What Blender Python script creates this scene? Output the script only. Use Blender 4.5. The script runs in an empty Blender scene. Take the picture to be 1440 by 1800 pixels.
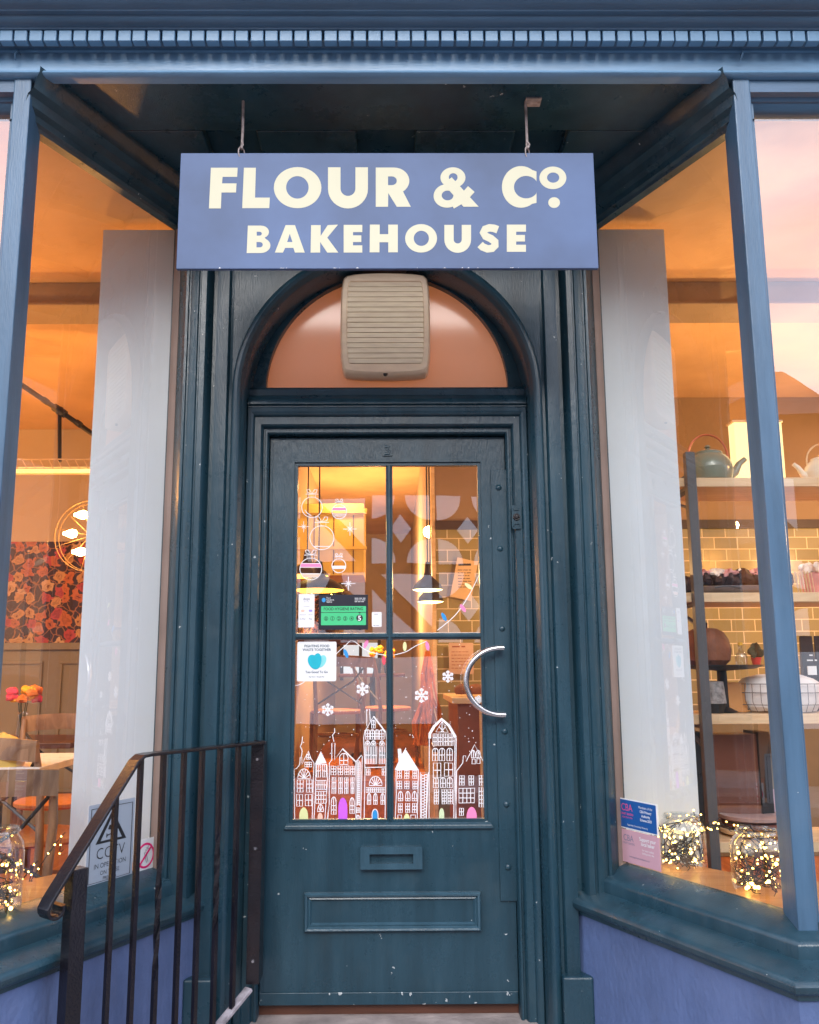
import bpy, math, random
from math import sin, cos, pi, radians, tan, atan2, sqrt
from mathutils import Vector, Matrix
R = random.Random(7)
S = bpy.context.scene
COL = S.collection

# ------------------------------------------------------------------ camera
CAM = Vector((0.012, 0.0, 1.132))
F, TH, CX, CY, ROLL, YAW = 1463.0, 0.1622, 697.0, 937.0, -0.0046, 0.0068
cam = bpy.data.cameras.new('camera'); co = bpy.data.objects.new('camera', cam); COL.objects.link(co)
co.matrix_world = (Matrix.Translation(CAM) @ Matrix.Rotation(-YAW, 4, 'Z') @
                   Matrix.Rotation(pi/2 + TH, 4, 'X') @ Matrix.Rotation(ROLL, 4, 'Z'))
cam.sensor_fit = 'VERTICAL'; cam.sensor_height = 24.0; cam.lens = F/1800*24
cam.shift_x = (720-CX)/1800; cam.shift_y = (CY-900)/1800
cam.clip_start = 0.02; cam.clip_end = 500
S.camera = co

def ray(px, py):
    u, v = px-CX, py-CY
    u, v = u*cos(-ROLL)-v*sin(-ROLL), u*sin(-ROLL)+v*cos(-ROLL)
    x, y, z = u/F, 1.0, -v/F
    y, z = y*cos(TH)-z*sin(TH), y*sin(TH)+z*cos(TH)
    x, y = x*cos(YAW)+y*sin(YAW), -x*sin(YAW)+y*cos(YAW)
    return Vector((x, y, z))
def atY(px, py, Y):
    d = ray(px, py); return CAM + d*((Y-CAM.y)/d.y)

class Fr:                                   # a flat place in the scene: u along, v up, d out towards the street
    def __init__(s, o, ax):
        s.o = Vector(o); s.ax = Vector(ax).normalized(); s.n = Vector((s.ax.y, -s.ax.x, 0))
        if s.n.y > 0: s.n = -s.n
    def pt(s, u, v, d=0.0):
        return s.o + s.ax*u + Vector((0, 0, 1))*v + s.n*d
    def uv(s, px, py):
        d = ray(px, py); t = (s.o-CAM).dot(s.n)/d.dot(s.n); p = CAM + d*t - s.o
        return (p.dot(s.ax), p.z)

# ------------------------------------------------------------------ materials
def newmat(name):
    m = bpy.data.materials.new(name); m.use_nodes = True
    nt = m.node_tree; b = nt.nodes['Principled BSDF']
    return m, nt, b
def lk(nt, a, b): nt.links.new(a, b)
def node(nt, t, **k):
    n = nt.nodes.new(t)
    for a, v in k.items():
        if a in n.inputs: n.inputs[a].default_value = v
        else: setattr(n, a, v)
    return n
def ramp(nt, fac, stops):
    r = nt.nodes.new('ShaderNodeValToRGB'); lk(nt, fac, r.inputs[0])
    e = r.color_ramp.elements
    while len(e) < len(stops): e.new(0.5)
    for i, (p, c) in enumerate(stops):
        e[i].position = p; e[i].color = (c[0], c[1], c[2], 1)
    return r
def basic(name, col, rough=0.5, var=0.15, scale=6.0, bump=0.0, bscale=60.0, metal=0.0, coat=0.0, spec=0.5, stretch=(1, 1, 1), sheen=0):
    m, nt, b = newmat(name)
    tc = node(nt, 'ShaderNodeTexCoord'); mp = node(nt, 'ShaderNodeMapping'); mp.inputs['Scale'].default_value = stretch
    lk(nt, tc.outputs['Object'], mp.inputs[0])
    n = node(nt, 'ShaderNodeTexNoise', Scale=scale, Detail=6.0); lk(nt, mp.outputs[0], n.inputs['Vector'])
    lo = [c*(1-var) for c in col]; hi = [min(1, c*(1+var)) for c in col]
    r = ramp(nt, n.outputs[0], [(0.3, lo), (0.7, hi)]); lk(nt, r.outputs[0], b.inputs['Base Color'])
    b.inputs['Roughness'].default_value = rough; b.inputs['Metallic'].default_value = metal
    b.inputs['Coat Weight'].default_value = coat; b.inputs['Specular IOR Level'].default_value = spec
    b.inputs['Coat Roughness'].default_value = 0.15
    if bump:
        n2 = node(nt, 'ShaderNodeTexNoise', Scale=bscale, Detail=4.0); lk(nt, mp.outputs[0], n2.inputs['Vector'])
        bp = node(nt, 'ShaderNodeBump', Strength=bump, Distance=0.01); lk(nt, n2.outputs[0], bp.inputs['Height']); lk(nt, bp.outputs[0], b.inputs['Normal'])
    return m
def paint(name, col, rough=0.32, chips=0.735, streak=(9, 9, 1.1), bump=0.09):
    m, nt, b = newmat(name)
    tc = node(nt, 'ShaderNodeTexCoord'); mp = node(nt, 'ShaderNodeMapping'); mp.inputs['Scale'].default_value = streak
    lk(nt, tc.outputs['Object'], mp.inputs[0])
    n = node(nt, 'ShaderNodeTexNoise', Scale=1.6, Detail=8.0, Roughness=0.6); lk(nt, mp.outputs[0], n.inputs['Vector'])
    r = ramp(nt, n.outputs[0], [(0.3, [c*0.72 for c in col]), (0.5, col), (0.75, [min(1, c*1.25+0.006) for c in col])])
    # dull grey dirt
    n3 = node(nt, 'ShaderNodeTexNoise', Scale=5.0, Detail=9.0, Roughness=0.7); lk(nt, tc.outputs['Object'], n3.inputs['Vector'])
    d = ramp(nt, n3.outputs[0], [(0.52, (0, 0, 0)), (0.75, (0.35, 0.35, 0.35))])
    mx = node(nt, 'ShaderNodeMix', data_type='RGBA'); lk(nt, d.outputs[0], mx.inputs[0]); lk(nt, r.outputs[0], mx.inputs[6]); mx.inputs[7].default_value = (col[0]*1.1+.035, col[1]*1.0+.035, col[2]*.95+.03, 1)
    # chips to the white undercoat
    n4 = node(nt, 'ShaderNodeTexNoise', Scale=38.0, Detail=3.0, Roughness=0.55); lk(nt, tc.outputs['Object'], n4.inputs['Vector'])
    c = ramp(nt, n4.outputs[0], [(chips, (0, 0, 0)), (chips+0.012, (1, 1, 1))])
    m2 = node(nt, 'ShaderNodeMix', data_type='RGBA'); lk(nt, c.outputs[0], m2.inputs[0]); lk(nt, mx.outputs[2], m2.inputs[6]); m2.inputs[7].default_value = (0.42, 0.46, 0.47, 1)
    lk(nt, m2.outputs[2], b.inputs['Base Color'])
    rr = node(nt, 'ShaderNodeMapRange'); lk(nt, n3.outputs[0], rr.inputs[0]); rr.inputs[3].default_value = rough-0.1; rr.inputs[4].default_value = rough+0.16
    lk(nt, rr.outputs[0], b.inputs['Roughness'])
    n5 = node(nt, 'ShaderNodeTexNoise', Scale=26.0, Detail=5.0); lk(nt, mp.outputs[0], n5.inputs['Vector'])
    ad = node(nt, 'ShaderNodeMath', operation='ADD'); lk(nt, n5.outputs[0], ad.inputs[0])
    n6 = node(nt, 'ShaderNodeTexNoise', Scale=3.0, Detail=2.0); lk(nt, tc.outputs['Object'], n6.inputs['Vector']); lk(nt, n6.outputs[0], ad.inputs[1])
    sb = node(nt, 'ShaderNodeMath', operation='SUBTRACT'); lk(nt, ad.outputs[0], sb.inputs[0]); lk(nt, c.outputs[0], sb.inputs[1])
    bp = node(nt, 'ShaderNodeBump', Strength=bump, Distance=0.02); lk(nt, sb.outputs[0], bp.inputs['Height']); lk(nt, bp.outputs[0], b.inputs['Normal'])
    return m
def wood(name, a, c, rough=0.45, scale=(1.5, 14, 14)):
    m, nt, b = newmat(name)
    tc = node(nt, 'ShaderNodeTexCoord'); mp = node(nt, 'ShaderNodeMapping'); mp.inputs['Scale'].default_value = scale
    lk(nt, tc.outputs['Object'], mp.inputs[0])
    n = node(nt, 'ShaderNodeTexNoise', Scale=2.2, Detail=8.0, Distortion=1.2); lk(nt, mp.outputs[0], n.inputs['Vector'])
    r = ramp(nt, n.outputs[0], [(0.3, a), (0.7, c)]); lk(nt, r.outputs[0], b.inputs['Base Color']); b.inputs['Roughness'].default_value = rough
    return m
def emit(name, col, st):
    m, nt, b = newmat(name)
    b.inputs['Base Color'].default_value = (*[c*0.5 for c in col], 1)
    b.inputs['Emission Color'].default_value = (*col, 1); b.inputs['Emission Strength'].default_value = st
    return m
def glassmat(name, base=0.05, edge=0.55, tint=(0.93, 0.96, 0.95), wave=0.02, rough=0.0):
    m = bpy.data.materials.new(name); m.use_nodes = True; nt = m.node_tree; nt.nodes.clear()
    out = node(nt, 'ShaderNodeOutputMaterial'); t = node(nt, 'ShaderNodeBsdfTransparent'); t.inputs[0].default_value = (*tint, 1)
    g = node(nt, 'ShaderNodeBsdfGlossy', Roughness=rough); g.inputs[0].default_value = (1, 1, 1, 1)
    lw = node(nt, 'ShaderNodeLayerWeight', Blend=0.35)
    mr = node(nt, 'ShaderNodeMapRange'); lk(nt, lw.outputs['Facing'], mr.inputs[0]); mr.inputs[3].default_value = base; mr.inputs[4].default_value = edge
    mx = node(nt, 'ShaderNodeMixShader'); lk(nt, mr.outputs[0], mx.inputs[0]); lk(nt, t.outputs[0], mx.inputs[1]); lk(nt, g.outputs[0], mx.inputs[2]); lk(nt, mx.outputs[0], out.inputs[0])
    if wave:
        tc = node(nt, 'ShaderNodeTexCoord'); n = node(nt, 'ShaderNodeTexNoise', Scale=2.5, Detail=1.0); lk(nt, tc.outputs['Object'], n.inputs['Vector'])
        bp = node(nt, 'ShaderNodeBump', Strength=wave, Distance=0.05); lk(nt, n.outputs[0], bp.inputs['Height']); lk(nt, bp.outputs[0], g.inputs['Normal'])
    return m

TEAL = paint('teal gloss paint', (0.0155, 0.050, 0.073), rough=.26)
TEALF = paint('teal paint lightened as if skylit', (0.050, 0.108, 0.180), chips=0.78, streak=(1.0, 9, 9))  # same teal as the door, lightened to imitate stronger sky light
TEALA = paint('pale teal paint as if in full sky light', (0.135, 0.262, 0.400), chips=0.78, streak=(1.0, 9, 9), bump=.08)  # the same teal lightened further, sky light put into fascia and dentil colour
TEALP = paint('teal post paint lightened as if skylit', (0.062, 0.128, 0.205), chips=0.75, streak=(9, 9, 1.1), bump=.08)  # the same teal again, posts coloured lighter as if lit by the sky
BLACKP = paint('black railing paint', (0.007, 0.006, 0.009), rough=0.20, chips=0.79, streak=(6, 6, 6), bump=0.12)
for l_ in BLACKP.node_tree.nodes:
    if l_.type == 'MIX' and l_.inputs[7].default_value[0] < .1: l_.inputs[7].default_value = (.03, .014, .012, 1)
RENDER = paint('periwinkle masonry paint', (0.088, 0.138, 0.285), rough=0.62, chips=0.79, streak=(2.5, 2.5, 1.6), bump=0.2)
SIGNB = basic('slate blue sign paint', (0.060, 0.108, 0.225), rough=0.55, var=0.22, scale=3.5, bump=0.03, bscale=20)
CREAM = basic('cream sign lettering', (0.60, 0.58, 0.42), rough=0.65, var=0.02)
WHITE = basic('white painted board', (0.71, 0.775, 0.84), rough=0.35, var=0.03, scale=2.5, bump=0.03, bscale=9)
PAPER = basic('white card', (0.80, 0.81, 0.82), rough=0.35, var=0.01)
CREAMPL = basic('aged cream plastic', (0.95, 0.70, 0.48), rough=0.42, var=0.10, scale=9, stretch=(1, 1, 3))
CREAMPD = basic('aged cream plastic slat', (0.95, 0.76, 0.54), rough=0.5, var=0.10, scale=14, stretch=(1, 1, 6))
GAP = basic('dark gap', (0.02, 0.018, 0.015), rough=0.9)
STEEL = basic('brushed steel', (0.62, 0.62, 0.63), rough=0.24, var=0.05, metal=1.0, bump=0.03, bscale=200)
RUST = basic('rusty white iron', (0.33, 0.28, 0.27), rough=0.7, var=0.5, scale=40, bump=0.4, bscale=90)
STONE = basic('worn stone', (0.34, 0.29, 0.27), rough=0.85, var=0.35, scale=9, bump=0.5, bscale=50)
PAVE = basic('pavement', (0.33, 0.32, 0.31), rough=0.9, var=0.25, scale=8, bump=0.3)
ROAD = basic('asphalt', (0.05, 0.05, 0.052), rough=0.9, var=0.25, scale=20, bump=0.3)
WPEN = basic('white chalk pen', (0.86, 0.86, 0.88), rough=0.6, var=0.02)
FLOOR = wood('orange oak floor', (0.40, 0.10, 0.02), (0.72, 0.24, 0.05), 0.28, (8, 1.0, 8))
CEIL = basic('interior ceiling plaster', (0.66, 0.43, 0.23), rough=0.7, var=0.22, scale=1.6, bump=0.5, bscale=7)
WALLC = basic('interior cream wall', (0.50, 0.40, 0.28), rough=0.8, var=0.06, scale=2)
DADO = basic('olive dado paint', (0.20, 0.16, 0.09), rough=0.5, var=0.06)
BEAMM = basic('beam paint', (0.33, 0.25, 0.18), rough=0.6, var=0.1)
YELW = basic('yellow joinery paint', (0.72, 0.50, 0.12), rough=0.5, var=0.06)
PINE = wood('pale pine', (0.62, 0.42, 0.24), (0.80, 0.60, 0.38), 0.5)
DKMET = basic('dark grey steel', (0.09, 0.088, 0.095), rough=0.45, var=0.1)
BLACK = basic('matt black', (0.012, 0.011, 0.012), rough=0.5, var=0.1)
BENT = wood('limed bentwood', (0.15, 0.075, 0.04), (0.36, 0.22, 0.13), 0.5, (6, 6, 2))
DKWOOD = wood('dark wood', (0.06, 0.025, 0.015), (0.13, 0.05, 0.03), 0.4)
TERRA = basic('orange fabric', (0.62, 0.17, 0.03), rough=0.8, var=0.3, scale=25)
GREYG = basic('sage teapot glaze', (0.20, 0.23, 0.18), rough=0.25, var=0.08, coat=0.6)
COPPER = basic('copper handle', (0.55, 0.17, 0.09), rough=0.4, var=0.2, metal=0.5)
CHINA = basic('cream china', (0.80, 0.74, 0.62), rough=0.2, var=0.03, coat=0.6)
CHOC = basic('chocolate cake', (0.055, 0.02, 0.012), rough=0.7, var=0.6, scale=30, bump=0.9, bscale=60)
CRUST = basic('brown crust', (0.20, 0.065, 0.025), rough=0.7, var=0.35, scale=14, bump=0.5, bscale=40)
ICING = basic('pale icing', (0.85, 0.70, 0.60), rough=0.6, var=0.2, scale=30)
PINKI = basic('pink icing', (0.75, 0.33, 0.30), rough=0.6, var=0.2, scale=30)
CLOTH = basic('white cloth', (0.72, 0.70, 0.70), rough=0.9, var=0.12, scale=20, bump=0.5, bscale=25)
GREYC = basic('grey woven card', (0.30, 0.28, 0.28), rough=0.9, var=0.4, scale=60, bump=0.5, bscale=150)
AMBER = basic('amber box card', (0.55, 0.24, 0.07), rough=0.5, var=0.15)
BROWNL = basic('brown leather', (0.22, 0.07, 0.045), rough=0.4, var=0.2)
LEAFD = basic('dark fir needles', (0.02, 0.035, 0.015), rough=0.8, var=0.5, scale=40)
REDP = basic('red gloss', (0.55, 0.03, 0.03), rough=0.3)
YELP = basic('yellow petals', (0.85, 0.45, 0.03), rough=0.6)
PINKP = basic('pink petals', (0.75, 0.05, 0.15), rough=0.6)
GREENP = basic('green rating card', (0.05, 0.55, 0.22), rough=0.4, var=0.02)
NAVY = basic('near black card', (0.008, 0.010, 0.022), rough=0.35, var=0.02)
BLUEC = basic('blue sticker', (0.015, 0.10, 0.34), rough=0.4, var=0.02)
PINKC = basic('faded pink sticker', (0.62, 0.36, 0.42), rough=0.5, var=0.05)
PALEB = basic('pale blue grey card', (0.36, 0.43, 0.52), rough=0.45, var=0.03)
INK = basic('black ink', (0.015, 0.017, 0.022), rough=0.6)
GINK = basic('grey ink', (0.22, 0.22, 0.30), rough=0.6)
MAG = basic('magenta ink', (0.75, 0.01, 0.16), rough=0.5)
PKINK = basic('pink ink', (0.80, 0.10, 0.25), rough=0.5)
TURQ = basic('turquoise ink', (0.0, 0.45, 0.58), rough=0.5)
TURQL = basic('pale turquoise ink', (0.22, 0.66, 0.68), rough=0.5)
PY = basic('pen yellow', (0.75, 0.78, 0.38), rough=0.6, var=.02)
PP = basic('pen peach', (0.88, 0.55, 0.42), rough=0.6, var=.02)
PV = basic('pen violet', (0.62, 0.12, 0.80), rough=0.6, var=.02)
PB = basic('pen blue', (0.02, 0.28, 0.65), rough=0.6, var=.02)
PG = basic('pen pale green', (0.62, 0.74, 0.45), rough=0.6, var=.02)
PK = basic('pen pink', (0.90, 0.25, 0.50), rough=0.6, var=.02)
PR = basic('pen red', (0.85, 0.08, 0.13), rough=0.6, var=.02)
GLASS = glassmat('door glass', 0.22, 0.5)
FILM = basic('peach film on the fanlight', (0.74, 0.46, 0.37), rough=0.16, var=0.06, scale=2.5, coat=0.4)
_n = FILM.node_tree; _t = node(_n, 'ShaderNodeBsdfTranslucent'); _t.inputs[0].default_value = (.60, .42, .38, 1); _m = node(_n, 'ShaderNodeMixShader'); _m.inputs[0].default_value = .35
lk(_n, _n.nodes['Principled BSDF'].outputs[0], _m.inputs[1]); lk(_n, _t.outputs[0], _m.inputs[2]); lk(_n, _m.outputs[0], _n.nodes['Material Output'].inputs[0])
GLASSW = glassmat('shop window glass', 0.08, 0.55)
GLASSF = glassmat('front window glass', 0.17, 0.36)
JARG = glassmat('jar glass', 0.06, 0.8, (0.93, 0.95, 0.95), wave=0)
LED = emit('warm light bead', (1.0, 0.58, 0.13), 9)
LED.cycles.emission_sampling = 'NONE'
BULB = emit('filament bulb', (1.0, 0.50, 0.15), 45)
LAMPIN = emit('lit lampshade lining', (1.0, 0.42, 0.04), 3.2)
LAMPW = emit('lit pendant lining', (1.0, 0.72, 0.30), 4.0)
WINLIT = emit('daylit far window', (0.75, 0.85, 0.95), 0.45)
WARMB = emit('lit paper lamp', (1.0, 0.70, 0.32), 0.75)
TRAYL = emit('lit tray panel', (1.0, 0.55, 0.16), 0.9)

# floral wallpaper
def wallpaper(ax='X'):
    m, nt, b = newmat('dark floral wallpaper')
    tc = node(nt, 'ShaderNodeTexCoord'); sp = node(nt, 'ShaderNodeSeparateXYZ'); cb = node(nt, 'ShaderNodeCombineXYZ')
    lk(nt, tc.outputs['Object'], sp.inputs[0]); lk(nt, sp.outputs[ax], cb.inputs['X']); lk(nt, sp.outputs['Z'], cb.inputs['Y'])
    nz = node(nt, 'ShaderNodeTexNoise', Scale=9.0, Detail=3.0); lk(nt, cb.outputs[0], nz.inputs['Vector'])
    mxv = node(nt, 'ShaderNodeMix', data_type='VECTOR'); mxv.inputs[0].default_value = 0.09
    lk(nt, cb.outputs[0], mxv.inputs[4]); lk(nt, nz.outputs['Color'], mxv.inputs[5])
    v = node(nt, 'ShaderNodeTexVoronoi', Scale=12.0, voronoi_dimensions='2D', Randomness=0.8); lk(nt, mxv.outputs[1], v.inputs['Vector'])
    v2 = node(nt, 'ShaderNodeTexVoronoi', Scale=34.0, voronoi_dimensions='2D'); v2.feature = 'F1'; lk(nt, mxv.outputs[1], v2.inputs['Vector'])
    md = node(nt, 'ShaderNodeMath', operation='MULTIPLY_ADD'); lk(nt, v2.outputs['Distance'], md.inputs[0]); md.inputs[1].default_value = 0.32; lk(nt, v.outputs['Distance'], md.inputs[2])
    hs = node(nt, 'ShaderNodeSeparateColor'); lk(nt, v.outputs['Color'], hs.inputs[0])
    pal = ramp(nt, hs.outputs[0], [(0.0, (0.46, 0.13, 0.04)), (0.3, (0.50, 0.26, 0.09)), (0.55, (0.40, 0.05, 0.05)), (0.8, (0.55, 0.34, 0.17))])
    pal.color_ramp.interpolation = 'CONSTANT'
    msk = ramp(nt, md.outputs[0], [(0.53, (1, 1, 1)), (0.56, (0, 0, 0))])
    pet = ramp(nt, md.outputs[0], [(0.14, (0.25, 0.1, 0.05)), (0.2, (1, 1, 1)), (0.30, (.6, .6, .6)), (0.38, (1, 1, 1))])
    mu = node(nt, 'ShaderNodeMix', data_type='RGBA', blend_type='MULTIPLY'); mu.inputs[0].default_value = 1; lk(nt, pal.outputs[0], mu.inputs[6]); lk(nt, pet.outputs[0], mu.inputs[7])
    # stems and leaves
    v3 = node(nt, 'ShaderNodeTexVoronoi', Scale=16.0, voronoi_dimensions='2D'); v3.feature = 'DISTANCE_TO_EDGE'; lk(nt, mxv.outputs[1], v3.inputs['Vector'])
    st = ramp(nt, v3.outputs['Distance'], [(0.03, (0.30, 0.12, 0.04)), (0.07, (0.035, 0.012, 0.012))])
    mx = node(nt, 'ShaderNodeMix', data_type='RGBA'); lk(nt, msk.outputs[0], mx.inputs[0]); lk(nt, st.outputs[0], mx.inputs[6]); lk(nt, mu.outputs[2], mx.inputs[7])
    lk(nt, mx.outputs[2], b.inputs['Base Color']); b.inputs['Roughness'].default_value = 0.7
    return m
WPAPER = wallpaper(); WPAPER2 = wallpaper('Y')
def tiles():
    m, nt, b = newmat('olive metro tiles')
    tc = node(nt, 'ShaderNodeTexCoord'); sp = node(nt, 'ShaderNodeSeparateXYZ'); cb = node(nt, 'ShaderNodeCombineXYZ')
    lk(nt, tc.outputs['Object'], sp.inputs[0]); lk(nt, sp.outputs['X'], cb.inputs['X']); lk(nt, sp.outputs['Z'], cb.inputs['Y'])
    br = node(nt, 'ShaderNodeTexBrick'); lk(nt, cb.outputs[0], br.inputs['Vector'])
    br.inputs['Scale'].default_value = 1.0; br.inputs['Brick Width'].default_value = 0.150; br.inputs['Row Height'].default_value = 0.0755
    br.inputs['Mortar Size'].default_value = 0.0032; br.inputs['Color1'].default_value = (0.27, 0.225, 0.10, 1); br.inputs['Color2'].default_value = (0.36, 0.30, 0.14, 1)
    br.inputs['Mortar'].default_value = (0.75, 0.62, 0.40, 1)
    lk(nt, br.outputs['Color'], b.inputs['Base Color']); b.inputs['Roughness'].default_value = 0.18
    bp = node(nt, 'ShaderNodeBump', Strength=0.4, Distance=0.003); bp.invert = True; lk(nt, br.outputs['Fac'], bp.inputs['Height']); lk(nt, bp.outputs[0], b.inputs['Normal'])
    return m
TILES = tiles()

# ------------------------------------------------------------------ mesh helpers
class MB:
    def __init__(s): s.v = []; s.f = []
    def add(s, vs, fs):
        o = len(s.v); s.v += [tuple(v) for v in vs]; s.f += [tuple(i+o for i in f) for f in fs]; return s
    def box(s, x0, x1, y0, y1, z0, z1):
        x0, x1 = min(x0, x1), max(x0, x1); y0, y1 = min(y0, y1), max(y0, y1); z0, z1 = min(z0, z1), max(z0, z1)
        return s.add([(x0,y0,z0),(x1,y0,z0),(x1,y1,z0),(x0,y1,z0),(x0,y0,z1),(x1,y0,z1),(x1,y1,z1),(x0,y1,z1)],
              [(0,3,2,1),(4,5,6,7),(0,1,5,4),(1,2,6,5),(2,3,7,6),(3,0,4,7)])
    def hexa(s, p):                       # 8 corners, bottom ring then top ring
        return s.add(p, [(0,3,2,1),(4,5,6,7),(0,1,5,4),(1,2,6,5),(2,3,7,6),(3,0,4,7)])
    def bar(s, a, b, w, t, up=Vector((0, 0, 1))):   # rectangular bar from a to b
        a, b = Vector(a), Vector(b); d = (b-a).normalized(); x = d.cross(up)
        if x.length < 1e-4: x = d.cross(Vector((0, 1, 0)))
        x.normalize(); y = x.cross(d); P = []
        for q in (a, b):
            for i, j in ((-1,-1),(1,-1),(1,1),(-1,1)): P.append(q+x*(i*w/2)+y*(j*t/2))
        return s.hexa(P)
    def tube(s, pts, r, n=10, closed=False, flat=None):
        pts = [Vector(p) for p in pts]; N = len(pts); rr = r if isinstance(r, (list, tuple)) else [r]*N
        o = len(s.v); up = None
        for i, p in enumerate(pts):
            if closed: d = pts[(i+1) % N]-pts[i-1]
            else: d = pts[min(i+1, N-1)]-pts[max(i-1, 0)]
            d.normalize()
            if up is None:
                up = Vector((0, 0, 1)) if abs(d.z) < 0.9 else Vector((0, 1, 0))
            x = d.cross(up)
            if x.length < 1e-5: x = d.cross(Vector((1, 0.3, 0)))
            x.normalize(); y = x.cross(d); up = y
            for k in range(n):
                a = 2*pi*k/n; s.v.append(tuple(p + x*cos(a)*rr[i] + y*sin(a)*rr[i]))
        M = N if closed else N-1
        for i in range(M):
            a, b = o+i*n, o+((i+1) % N)*n
            for k in range(n): s.f.append((a+k, a+(k+1) % n, b+(k+1) % n, b+k))
        if not closed:
            s.f.append(tuple(o+k for k in range(n))[::-1]); s.f.append(tuple(o+(N-1)*n+k for k in range(n)))
        return s
    def lathe(s, prof, c, n=28, sx=1, sy=1, caps=True):    # prof (r, z) about the vertical through c
        o = len(s.v)
        for r, z in prof:
            for k in range(n): a = 2*pi*k/n; s.v.append((c[0]+r*cos(a)*sx, c[1]+r*sin(a)*sy, c[2]+z))
        for i in range(len(prof)-1):
            a, b = o+i*n, o+(i+1)*n
            for k in range(n): s.f.append((a+k, a+(k+1) % n, b+(k+1) % n, b+k))
        if caps:
            if prof[0][0] > 1e-4: s.f.append(tuple(o+k for k in range(n))[::-1])
            if prof[-1][0] > 1e-4: s.f.append(tuple(o+(len(prof)-1)*n+k for k in range(n)))
        return s
    def ball(s, c, r, n=8, m=6, sz=1.0):
        return s.lathe([(max(1e-5, r*sin(pi*i/m)), -r*cos(pi*i/m)*sz) for i in range(m+1)], c, n, caps=False)
    def strips(s, rows, closed=False):    # rows of equal length point lists
        o = len(s.v); n = len(rows[0])
        for r in rows: s.v += [tuple(p) for p in r]
        for i in range(len(rows)-1):
            for k in range(n if closed else n-1):
                a = o+i*n+k; b = o+i*n+(k+1) % n; s.f.append((a, b, b+n, a+n))
        return s
    def build(s, name, mat, parent=None, smooth=False, bevel=0, label=None):
        me = bpy.data.meshes.new(name); me.from_pydata(s.v, [], s.f); me.update()
        if smooth:
            for p in me.polygons: p.use_smooth = True
            try: me.set_sharp_from_angle(angle=radians(38))
            except Exception: pass
        return link(name, me, mat, parent, bevel, label)
def link(name, me, mat, parent=None, bevel=0, label=None):
    o = bpy.data.objects.new(name, me); COL.objects.link(o)
    if mat: me.materials.append(mat)
    if parent:
        o.parent = parent
        if parent.type == 'EMPTY': o.matrix_parent_inverse = Matrix.Translation(-parent.location)
    if bevel:
        b = o.modifiers.new('bevel', 'BEVEL'); b.width = bevel; b.segments = 2; b.limit_method = 'ANGLE'; b.harden_normals = False
    if label: o['label'] = label
    return o
def thing(name, label, cat, loc=(0, 0, 0), group=None):
    o = bpy.data.objects.new(name, None); COL.objects.link(o); o.location = loc; o.empty_display_size = 0.05
    o['label'] = label; o['category'] = cat
    if group: o['group'] = group
    return o
def tag(o, label=None, cat=None, group=None, kind=None):
    if label: o['label'] = label
    if cat: o['category'] = cat
    if group: o['group'] = group
    if kind: o['kind'] = kind
    return o
def kids(o): return [c for c in bpy.data.objects if c.parent == o]
def copy_thing(o, loc, label):
    r = o.copy(); COL.objects.link(r); r.location = loc; r['label'] = label
    for ch in kids(o):
        c = ch.copy(); COL.objects.link(c); c.parent = r
        for g in kids(ch):
            d = g.copy(); COL.objects.link(d); d.parent = c
    return r

def fill(loops, fr, d, thick, out=None):
    """flat filled shape (outer loops and holes, in u,v) laid on the plane fr, raised d, with thickness; returns MB data"""
    cu = bpy.data.curves.new('tmp', 'CURVE'); cu.dimensions = '2D'; cu.fill_mode = 'BOTH' if thick else 'FRONT'; cu.extrude = thick/2
    for lp in loops:
        sp = cu.splines.new('POLY'); sp.points.add(len(lp)-1); sp.use_cyclic_u = True
        for i, (u, v) in enumerate(lp): sp.points[i].co = (u, v, 0, 1)
    return _bake(cu, fr, d+thick/2, out)
def _bake(cu, fr, d, out, flat=1.0):
    ob = bpy.data.objects.new('tmp', cu); COL.objects.link(ob)
    dg = bpy.context.evaluated_depsgraph_get(); dg.update()
    me = bpy.data.meshes.new_from_object(ob.evaluated_get(dg))
    out = out or MB()
    out.add([fr.pt(v.co.x, v.co.y, d+v.co.z*flat) for v in me.vertices], [tuple(p.vertices) for p in me.polygons])
    bpy.data.objects.remove(ob); bpy.data.curves.remove(cu); bpy.data.meshes.remove(me)
    return out
def text(body, fr, u, v, size, out=None, d=0.0, bold=0.0, align='LEFT', sx=1.0, space=1.0):
    cu = bpy.data.curves.new('tmp', 'FONT'); cu.body = body; cu.size = size; cu.align_x = align; cu.offset = bold*size
    cu.space_character = space; cu.resolution_u = 3
    ob = bpy.data.objects.new('tmp', cu); COL.objects.link(ob)
    dg = bpy.context.evaluated_depsgraph_get(); dg.update()
    me = bpy.data.meshes.new_from_object(ob.evaluated_get(dg)); out = out or MB()
    out.add([fr.pt(u+w.co.x*sx, v+w.co.y, d+w.co.z) for w in me.vertices], [tuple(p.vertices) for p in me.polygons])
    bpy.data.objects.remove(ob); bpy.data.curves.remove(cu); bpy.data.meshes.remove(me)
    return out
def penlines(paths, fr, d, r, out=None):      # hand drawn pen strokes: flattened tubes
    out = out or MB()
    for p in paths:
        cl = len(p) > 3 and p[0] == p[-1]
        q = p[:-1] if cl else p
        pts = [Vector((u, v, 0)) for u, v in q]; t = MB(); t.tube(pts, r, 6, cl)
        out.add([fr.pt(a, b, d+c*0.25) for a, b, c in t.v], t.f)
    return out
def rules(fr, u, v, w, h, out, d=0.0):      # one line of writing too small to read in the photograph
    rg = random.Random(int(u*9e4)+int(v*7e4)); x = u
    while x < u+w-h:
        l = min(rg.uniform(1.2, 4.5)*h, u+w-x); out.add([fr.pt(x, v, d), fr.pt(x+l, v, d), fr.pt(x+l, v+h*.6, d), fr.pt(x, v+h*.6, d)], [(0, 1, 2, 3)]); x += l+h*.8
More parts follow.
